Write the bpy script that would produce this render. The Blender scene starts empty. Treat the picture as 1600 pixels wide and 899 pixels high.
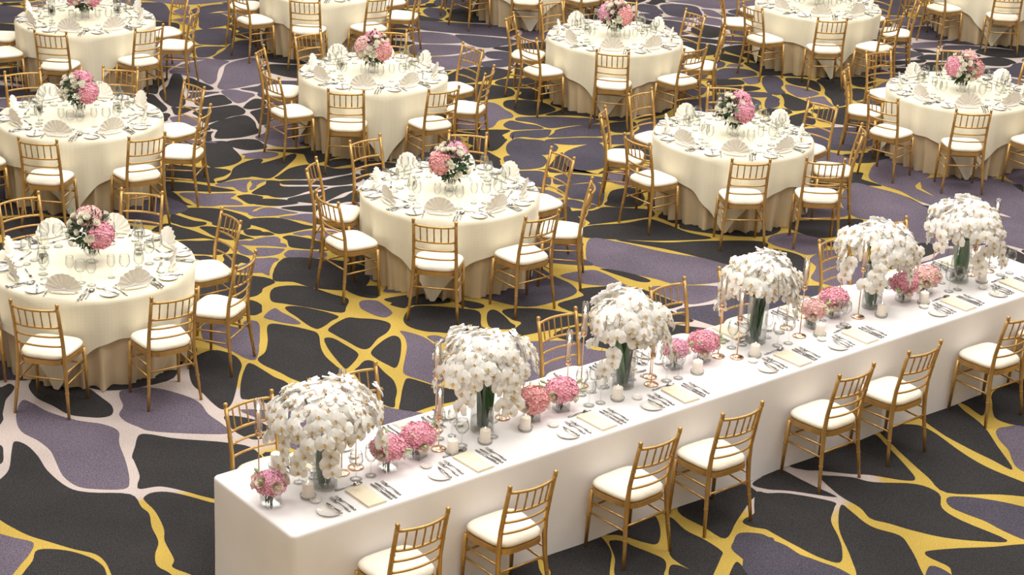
import bpy, math, random
from mathutils import Vector, Matrix
import numpy as np

# ------------------------------------------------------------------ camera, world, lights, exposure
scene = bpy.context.scene
COL = scene.collection
PI = math.pi
CAM_H, PITCH, ROLL, FOCAL = 6.2184, math.radians(22.0102), math.radians(-2.5872), 2946.8

cam_data = bpy.data.cameras.new('camera')
cam_data.sensor_width = 36.0
cam_data.lens = FOCAL / 1600 * 36.0
cam_data.clip_end = 200
cam = bpy.data.objects.new('camera', cam_data)
COL.objects.link(cam)
_fw = Vector((0, math.cos(PITCH), -math.sin(PITCH)))
_up = Vector((0, math.sin(PITCH), math.cos(PITCH)))
_rt = Vector((1, 0, 0))
_X = _rt * math.cos(ROLL) - _up * math.sin(ROLL)
_Y = _up * math.cos(ROLL) + _rt * math.sin(ROLL)
m = Matrix.Identity(4)
for i in range(3):
    m[i][0] = _X[i]; m[i][1] = _Y[i]; m[i][2] = -_fw[i]
m[2][3] = CAM_H
cam.matrix_world = m
scene.camera = cam

world = bpy.data.worlds.new('world')
scene.world = world
world.use_nodes = True
bg = world.node_tree.nodes['Background']
bg.inputs[0].default_value = (1.0, 0.97, 0.94, 1)
bg.inputs[1].default_value = 0.72

# ceiling light panels of the hall, high over the tables
for k, (lx, ly) in enumerate([(-5, 12), (0.5, 13.5), (5.5, 12.5), (-5, 20), (1, 21), (7, 20), (-3, 28), (5, 28), (0, 6.5)]):
    ld = bpy.data.lights.new('ceiling_light', 'AREA')
    ld.shape = 'DISK'
    ld.size = 4.0
    ld.energy = 350
    ld.color = (1.0, 0.95, 0.87)
    lo = bpy.data.objects.new('ceiling_light', ld)
    lo.location = (lx, ly, 10.5)
    COL.objects.link(lo)

vs = scene.view_settings
vs.view_transform = 'Standard'
vs.look = 'None'
vs.exposure = 0.06
vs.gamma = 1.0
vs.use_curve_mapping = False

# ------------------------------------------------------------------ helpers
def in_frame(x, y, z, mx=0, my=0):
    q = Vector((x, y, z - CAM_H))
    d = q.dot(_fw)
    u = 800 + FOCAL * q.dot(_X) / d
    v = 449.5 - FOCAL * q.dot(_Y) / d
    return -mx < u < 1600 + mx and -my < v < 899 + my


class MB:
    """collects shapes for ONE mesh"""
    def __init__(self):
        self.v = []; self.f = []; self.mi = []

    def add(self, vs_, fs, mi=0):
        o = len(self.v)
        self.v += [tuple(a) for a in vs_]
        for f in fs:
            self.f.append(tuple(i + o for i in f)); self.mi.append(mi)
        return self

    def box(self, c, s, mi=0):
        x, y, z = c; a, b, d = s[0] / 2, s[1] / 2, s[2] / 2
        vv = [(x + i * a, y + j * b, z + k * d) for i in (-1, 1) for j in (-1, 1) for k in (-1, 1)]
        return self.add(vv, [(0, 1, 3, 2), (4, 6, 7, 5), (0, 4, 5, 1), (2, 3, 7, 6), (0, 2, 6, 4), (1, 5, 7, 3)], mi)

    def tube(self, pts, rad, n=8, mi=0, cap=True):
        pts = [Vector(p) for p in pts]
        if not hasattr(rad, '__len__'): rad = [rad] * len(pts)
        rings = []
        ref = None
        for i, p in enumerate(pts):
            t = (pts[min(i + 1, len(pts) - 1)] - pts[max(i - 1, 0)]).normalized()
            if ref is None:
                ref = Vector((1, 0, 0)) if abs(t.x) < 0.8 else Vector((0, 1, 0))
            a = (ref - t * ref.dot(t)).normalized(); b = t.cross(a); ref = a
            rings.append([p + (a * math.cos(2 * PI * k / n) + b * math.sin(2 * PI * k / n)) * rad[i] for k in range(n)])
        vv = [q for r in rings for q in r]
        fs = []
        for i in range(len(pts) - 1):
            for k in range(n):
                k2 = (k + 1) % n
                fs.append((i * n + k, i * n + k2, (i + 1) * n + k2, (i + 1) * n + k))
        if cap:
            fs.append(tuple(range(n - 1, -1, -1)))
            fs.append(tuple((len(pts) - 1) * n + k for k in range(n)))
        return self.add(vv, fs, mi)

    def lathe(self, prof, n=16, c=(0, 0, 0), mi=0):
        vv = []; fs = []
        idx = []
        for r, z in prof:
            if r < 1e-5:
                idx.append([len(vv)]); vv.append((c[0], c[1], c[2] + z))
            else:
                idx.append(list(range(len(vv), len(vv) + n)))
                vv += [(c[0] + r * math.cos(2 * PI * k / n), c[1] + r * math.sin(2 * PI * k / n), c[2] + z) for k in range(n)]
        for a, b in zip(idx, idx[1:]):
            for k in range(n):
                k2 = (k + 1) % n
                if len(a) == 1 and len(b) == 1: continue
                if len(a) == 1: fs.append((a[0], b[k2], b[k]))
                elif len(b) == 1: fs.append((a[k], a[k2], b[0]))
                else: fs.append((a[k], a[k2], b[k2], b[k]))
        return self.add(vv, fs, mi)

    def grid(self, fn, nu, nv, closed_u=False, mi=0):
        vv = [fn(i / (nu if closed_u else nu - 1), j / (nv - 1)) for i in range(nu) for j in range(nv)]
        fs = []
        for i in range(nu if closed_u else nu - 1):
            i2 = (i + 1) % nu
            for j in range(nv - 1):
                fs.append((i * nv + j, i2 * nv + j, i2 * nv + j + 1, i * nv + j + 1))
        return self.add(vv, fs, mi)

    def mesh(self, name, mats, smooth=True):
        me = bpy.data.meshes.new(name)
        me.from_pydata(self.v, [], self.f)
        if not isinstance(mats, (list, tuple)): mats = [mats]
        for mm in mats: me.materials.append(mm)
        me.polygons.foreach_set('material_index', self.mi)
        if smooth: me.polygons.foreach_set('use_smooth', [True] * len(self.f))
        me.update()
        return me

    def build(self, name, mats, parent=None, smooth=True):
        return inst(name, self.mesh(name, mats, smooth), parent)


def inst(name, me, parent=None, loc=None, rot=None, scale=None):
    o = bpy.data.objects.new(name, me)
    COL.objects.link(o)
    if parent is not None: o.parent = parent
    if loc is not None: o.location = loc
    if rot is not None: o.rotation_euler = rot
    if scale is not None: o.scale = scale
    return o


def tag(o, label, cat, group=None):
    o['label'] = label; o['category'] = cat
    if group: o['group'] = group
    return o


def thing(name, label, cat, loc=(0, 0, 0), rz=0.0, group=None):
    o = inst(name, None, None, loc, (0, 0, rz))
    o.empty_display_size = 0.1
    return tag(o, label, cat, group)


def copy_tree(src, parent=None):
    c = src.copy(); COL.objects.link(c); c.parent = parent
    for ch in src.children: copy_tree(ch, c)
    return c


def R(seed): return random.Random(seed)

# ------------------------------------------------------------------ materials
def mat(name, col, rough=0.5, metal=0.0, **kw):
    mm = bpy.data.materials.new(name); mm.use_nodes = True
    b = mm.node_tree.nodes['Principled BSDF']
    b.inputs['Base Color'].default_value = (*col, 1)
    b.inputs['Roughness'].default_value = rough
    b.inputs['Metallic'].default_value = metal
    for k, v in kw.items():
        b.inputs[k.replace('_', ' ')].default_value = v
    return mm


def nodes(mm): return mm.node_tree.nodes, mm.node_tree.links, mm.node_tree.nodes['Principled BSDF']


def noise_var(mm, col, amt, scale, island=False, detail=3.0, bump=0.0, bscale=None):
    """brightness variation of a base colour by noise (or per petal) plus fine relief"""
    N, L, b = nodes(mm)
    if island:
        src = N.new('ShaderNodeNewGeometry').outputs['Random Per Island']
    else:
        tc = N.new('ShaderNodeTexCoord'); nz = N.new('ShaderNodeTexNoise')
        nz.inputs['Scale'].default_value = scale; nz.inputs['Detail'].default_value = detail
        L.new(tc.outputs['Object'], nz.inputs['Vector']); src = nz.outputs['Fac']
    ramp = N.new('ShaderNodeValToRGB')
    ramp.color_ramp.elements[0].position = 0.0 if island else 0.3
    ramp.color_ramp.elements[1].position = 1.0 if island else 0.7
    ramp.color_ramp.elements[0].color = (*[max(0, c * (1 - amt)) for c in col], 1)
    ramp.color_ramp.elements[1].color = (*[min(1, c * (1 + amt)) for c in col], 1)
    L.new(src, ramp.inputs['Fac']); L.new(ramp.outputs['Color'], b.inputs['Base Color'])
    if bump:
        tc2 = N.new('ShaderNodeTexCoord'); n2 = N.new('ShaderNodeTexNoise'); bp = N.new('ShaderNodeBump')
        n2.inputs['Scale'].default_value = bscale or scale
        L.new(tc2.outputs['Object'], n2.inputs['Vector'])
        L.new(n2.outputs['Fac'], bp.inputs['Height'])
        bp.inputs['Strength'].default_value = bump; bp.inputs['Distance'].default_value = 0.01
        L.new(bp.outputs['Normal'], b.inputs['Normal'])
    return mm


def glass_mat(name, tint, refl=1.0, rough=0.02, edge=.42):
    mm = bpy.data.materials.new(name); mm.use_nodes = True
    N, L = mm.node_tree.nodes, mm.node_tree.links
    N.remove(N['Principled BSDF'])
    out = N['Material Output']
    tr = N.new('ShaderNodeBsdfTransparent')
    cr = N.new('ShaderNodeValToRGB')
    cr.color_ramp.elements[0].position = 0.0; cr.color_ramp.elements[0].color = (*tint, 1)
    cr.color_ramp.elements[1].position = 1.0; cr.color_ramp.elements[1].color = (*[t * edge for t in tint], 1)
    cr.color_ramp.elements.new(0.55).color = (*[t * .97 for t in tint], 1)
    lw = N.new('ShaderNodeLayerWeight'); lw.inputs['Blend'].default_value = 0.5
    L.new(lw.outputs['Facing'], cr.inputs['Fac']); L.new(cr.outputs['Color'], tr.inputs[0])
    gl = N.new('ShaderNodeBsdfGlossy'); gl.inputs['Roughness'].default_value = rough
    fr = N.new('ShaderNodeLayerWeight'); fr.inputs['Blend'].default_value = 0.25
    mul = N.new('ShaderNodeMath'); mul.operation = 'MULTIPLY'; mul.inputs[1].default_value = refl
    mx = N.new('ShaderNodeMixShader')
    L.new(fr.outputs['Facing'], mul.inputs[0]); L.new(mul.outputs[0], mx.inputs[0])
    L.new(tr.outputs[0], mx.inputs[1]); L.new(gl.outputs[0], mx.inputs[2])
    L.new(mx.outputs[0], out.inputs['Surface'])
    return mm


def emit_mat(name, col, s):
    mm = bpy.data.materials.new(name); mm.use_nodes = True
    N, L, b = nodes(mm)
    b.inputs['Base Color'].default_value = (*col, 1)
    b.inputs['Emission Color'].default_value = (*col, 1)
    b.inputs['Emission Strength'].default_value = s
    return mm


M = {}
M['gold'] = noise_var(mat('gilt_wood', (0.52, 0.31, 0.10), 0.28, 0.5), (0.52, 0.31, 0.10), 0.12, 14)
M['cushion'] = noise_var(mat('cushion_fabric', (0.86, 0.80, 0.68), 0.85), (0.86, 0.80, 0.68), 0.03, 30, bump=0.15, bscale=60)
M['satin'] = noise_var(mat('satin_underskirt', (0.64, 0.51, 0.32), 0.32, Sheen_Weight=0.2), (0.64, 0.51, 0.32), 0.04, 6)
M['longcloth'] = noise_var(mat('white_linen', (0.88, 0.855, 0.855), 0.8), (0.88, 0.855, 0.855), 0.03, 3, bump=0.1, bscale=9)
M['napkin'] = noise_var(mat('napkin_linen', (0.86, 0.83, 0.76), 0.8), (0.86, 0.83, 0.76), 0.03, 20)
M['flatnapkin'] = noise_var(mat('cream_napkin_linen', (0.86, 0.76, 0.58), 0.8), (0.86, 0.76, 0.58), 0.02, 20)
M['china'] = mat('white_china', (0.86, 0.83, 0.78), 0.18, Coat_Weight=0.4)
M['steel'] = mat('polished_steel', (0.40, 0.39, 0.38), 0.12, 1.0)
M['glass'] = glass_mat('clear_glass', (0.975, 0.98, 0.975), 0.6)
M['vaseglass'] = glass_mat('vase_glass', (0.985, 0.99, 0.985), 0.5, edge=.78)
M['water'] = glass_mat('vase_water', (0.95, 0.97, 0.985), 0.4, edge=.8)
M['rosegold'] = mat('rose_gold_metal', (0.86, 0.60, 0.42), 0.2, 1.0)
M['tubeglass'] = glass_mat('tinted_hurricane_glass', (0.985, 0.96, 0.94), 0.6, edge=.6)
M['taper'] = mat('pink_taper_wax', (0.85, 0.75, 0.69), 0.5, Subsurface_Weight=0.2)
M['wax'] = mat('white_pillar_wax', (0.88, 0.83, 0.74), 0.5, Subsurface_Weight=0.2)
M['flame'] = emit_mat('candle_flame', (1.0, 0.80, 0.50), 16.0)
M['wick'] = mat('wick', (0.05, 0.04, 0.03), 0.9)
M['leaf'] = noise_var(mat('bouquet_leaf', (0.035, 0.075, 0.03), 0.5), (0.035, 0.075, 0.03), 0.6, 1, island=True)
M['strap'] = noise_var(mat('strap_leaf', (0.06, 0.22, 0.045), 0.35), (0.06, 0.22, 0.045), 0.5, 5)
M['stem'] = mat('flower_stem', (0.06, 0.09, 0.035), 0.6)
M['budgreen'] = mat('green_bud', (0.35, 0.42, 0.18), 0.6)
PINKS = {'rose': (0.80, 0.36, 0.45), 'salmon': (0.80, 0.38, 0.38), 'pale': (0.84, 0.50, 0.48), 'mauve': (0.76, 0.38, 0.50)}
for k, c in PINKS.items():
    M['hyd_' + k] = noise_var(mat('hydrangea_' + k, c, 0.75), c, 0.30, 1, island=True)
M['blush'] = noise_var(mat('blush_petal', (0.92, 0.74, 0.66), 0.7), (0.92, 0.74, 0.66), 0.2, 1, island=True)
M['ivory'] = noise_var(mat('ivory_petal', (0.90, 0.87, 0.76), 0.7), (0.90, 0.87, 0.76), 0.08, 1, island=True)
M['orchid'] = noise_var(mat('white_orchid_petal', (0.91, 0.895, 0.865), 0.6, Subsurface_Weight=0.0), (0.91, 0.895, 0.855), 0.08, 1, island=True)
M['lip'] = noise_var(mat('yellow_orchid_lip', (0.66, 0.43, 0.15), 0.6), (0.66, 0.43, 0.15), 0.4, 1, island=True)
def translucent_petal(mm, fac, col):
    N, L, b = nodes(mm)
    out = N['Material Output']
    tl = N.new('ShaderNodeBsdfTranslucent'); tl.inputs[0].default_value = (*col, 1)
    mx = N.new('ShaderNodeMixShader'); mx.inputs[0].default_value = fac
    L.new(b.outputs[0], mx.inputs[1]); L.new(tl.outputs[0], mx.inputs[2]); L.new(mx.outputs[0], out.inputs['Surface'])
translucent_petal(M['orchid'], 0.22, (0.93, 0.91, 0.88))
translucent_petal(M['ivory'], 0.2, (0.88, 0.84, 0.72))
M['wood'] = mat('table_plywood', (0.35, 0.24, 0.14), 0.6)

# damask overlay: fine woven lozenge pattern in relief
def damask():
    col = (0.82, 0.77, 0.60)
    mm = mat('damask_overlay', col, 0.6, Sheen_Weight=0.15)
    N, L, b = nodes(mm)
    tc = N.new('ShaderNodeTexCoord'); mp = N.new('ShaderNodeMapping'); mp.inputs['Rotation'].default_value = (0, 0, 0.78)
    vo = N.new('ShaderNodeTexVoronoi'); vo.inputs['Scale'].default_value = 34; vo.inputs['Randomness'].default_value = 0.15
    L.new(tc.outputs['Object'], mp.inputs['Vector']); L.new(mp.outputs['Vector'], vo.inputs['Vector'])
    ramp = N.new('ShaderNodeValToRGB')
    ramp.color_ramp.elements[0].position = 0.25; ramp.color_ramp.elements[1].position = 0.6
    ramp.color_ramp.elements[0].color = (*[c * 0.985 for c in col], 1)
    ramp.color_ramp.elements[1].color = (*[min(1, c * 1.015) for c in col], 1)
    L.new(vo.outputs['Distance'], ramp.inputs['Fac']); L.new(ramp.outputs['Color'], b.inputs['Base Color'])
    bp = N.new('ShaderNodeBump'); bp.inputs['Strength'].default_value = 0.12; bp.inputs['Distance'].default_value = 0.004
    L.new(vo.outputs['Distance'], bp.inputs['Height']); L.new(bp.outputs['Normal'], b.inputs['Normal'])
    return mm
M['damask'] = damask()


def carpet_mat(name, col, vein=False):
    mm = mat(name, col, 0.95)
    N, L, b = nodes(mm)
    b.inputs['Specular IOR Level'].default_value = 0.1
    tc = N.new('ShaderNodeTexCoord')
    nz = N.new('ShaderNodeTexNoise'); nz.inputs['Scale'].default_value = 95; nz.inputs['Detail'].default_value = 3; nz.inputs['Roughness'].default_value = 0.8
    L.new(tc.outputs['Object'], nz.inputs['Vector'])
    n2 = N.new('ShaderNodeTexNoise'); n2.inputs['Scale'].default_value = 1.3; n2.inputs['Detail'].default_value = 2
    L.new(tc.outputs['Object'], n2.inputs['Vector'])
    mr = N.new('ShaderNodeMapRange'); mr.inputs['From Min'].default_value = 0.3; mr.inputs['From Max'].default_value = 0.7
    mr.inputs['To Min'].default_value = 0.70 if vein else 0.35; mr.inputs['To Max'].default_value = 1.25 if vein else 1.75
    L.new(nz.outputs['Fac'], mr.inputs['Value'])
    m2 = N.new('ShaderNodeMapRange'); m2.inputs['From Min'].default_value = 0.3; m2.inputs['From Max'].default_value = 0.7
    m2.inputs['To Min'].default_value = 0.85; m2.inputs['To Max'].default_value = 1.15
    L.new(n2.outputs['Fac'], m2.inputs['Value'])
    mu = N.new('ShaderNodeMath'); mu.operation = 'MULTIPLY'
    L.new(mr.outputs[0], mu.inputs[0]); L.new(m2.outputs[0], mu.inputs[1])
    mx = N.new('ShaderNodeMix'); mx.data_type = 'RGBA'; mx.blend_type = 'MULTIPLY'; mx.inputs['Factor'].default_value = 1.0
    if vein:
        at = N.new('ShaderNodeAttribute'); at.attribute_name = 'yarn'
        rp = N.new('ShaderNodeValToRGB')
        rp.color_ramp.elements[0].position = 0.38; rp.color_ramp.elements[1].position = 0.62
        rp.color_ramp.elements[0].color = (*col, 1); rp.color_ramp.elements[1].color = (0.46, 0.39, 0.365, 1)
        L.new(at.outputs['Fac'], rp.inputs['Fac']); L.new(rp.outputs['Color'], mx.inputs[6])
    else:
        mx.inputs[6].default_value = (*col, 1)
    L.new(mu.outputs[0], mx.inputs[7]); L.new(mx.outputs[2], b.inputs['Base Color'])
    bp = N.new('ShaderNodeBump'); bp.inputs['Strength'].default_value = 0.35; bp.inputs['Distance'].default_value = 0.004
    L.new(nz.outputs['Fac'], bp.inputs['Height']); L.new(bp.outputs['Normal'], b.inputs['Normal'])
    return mm
M['carpet_K'] = carpet_mat('carpet_charcoal', (0.031, 0.029, 0.030))
M['carpet_D'] = carpet_mat('carpet_slate', (0.060, 0.053, 0.070))
M['carpet_P'] = carpet_mat('carpet_purple', (0.112, 0.092, 0.121))
M['carpet_V'] = carpet_mat('carpet_vein', (0.45, 0.315, 0.07), vein=True)

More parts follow.
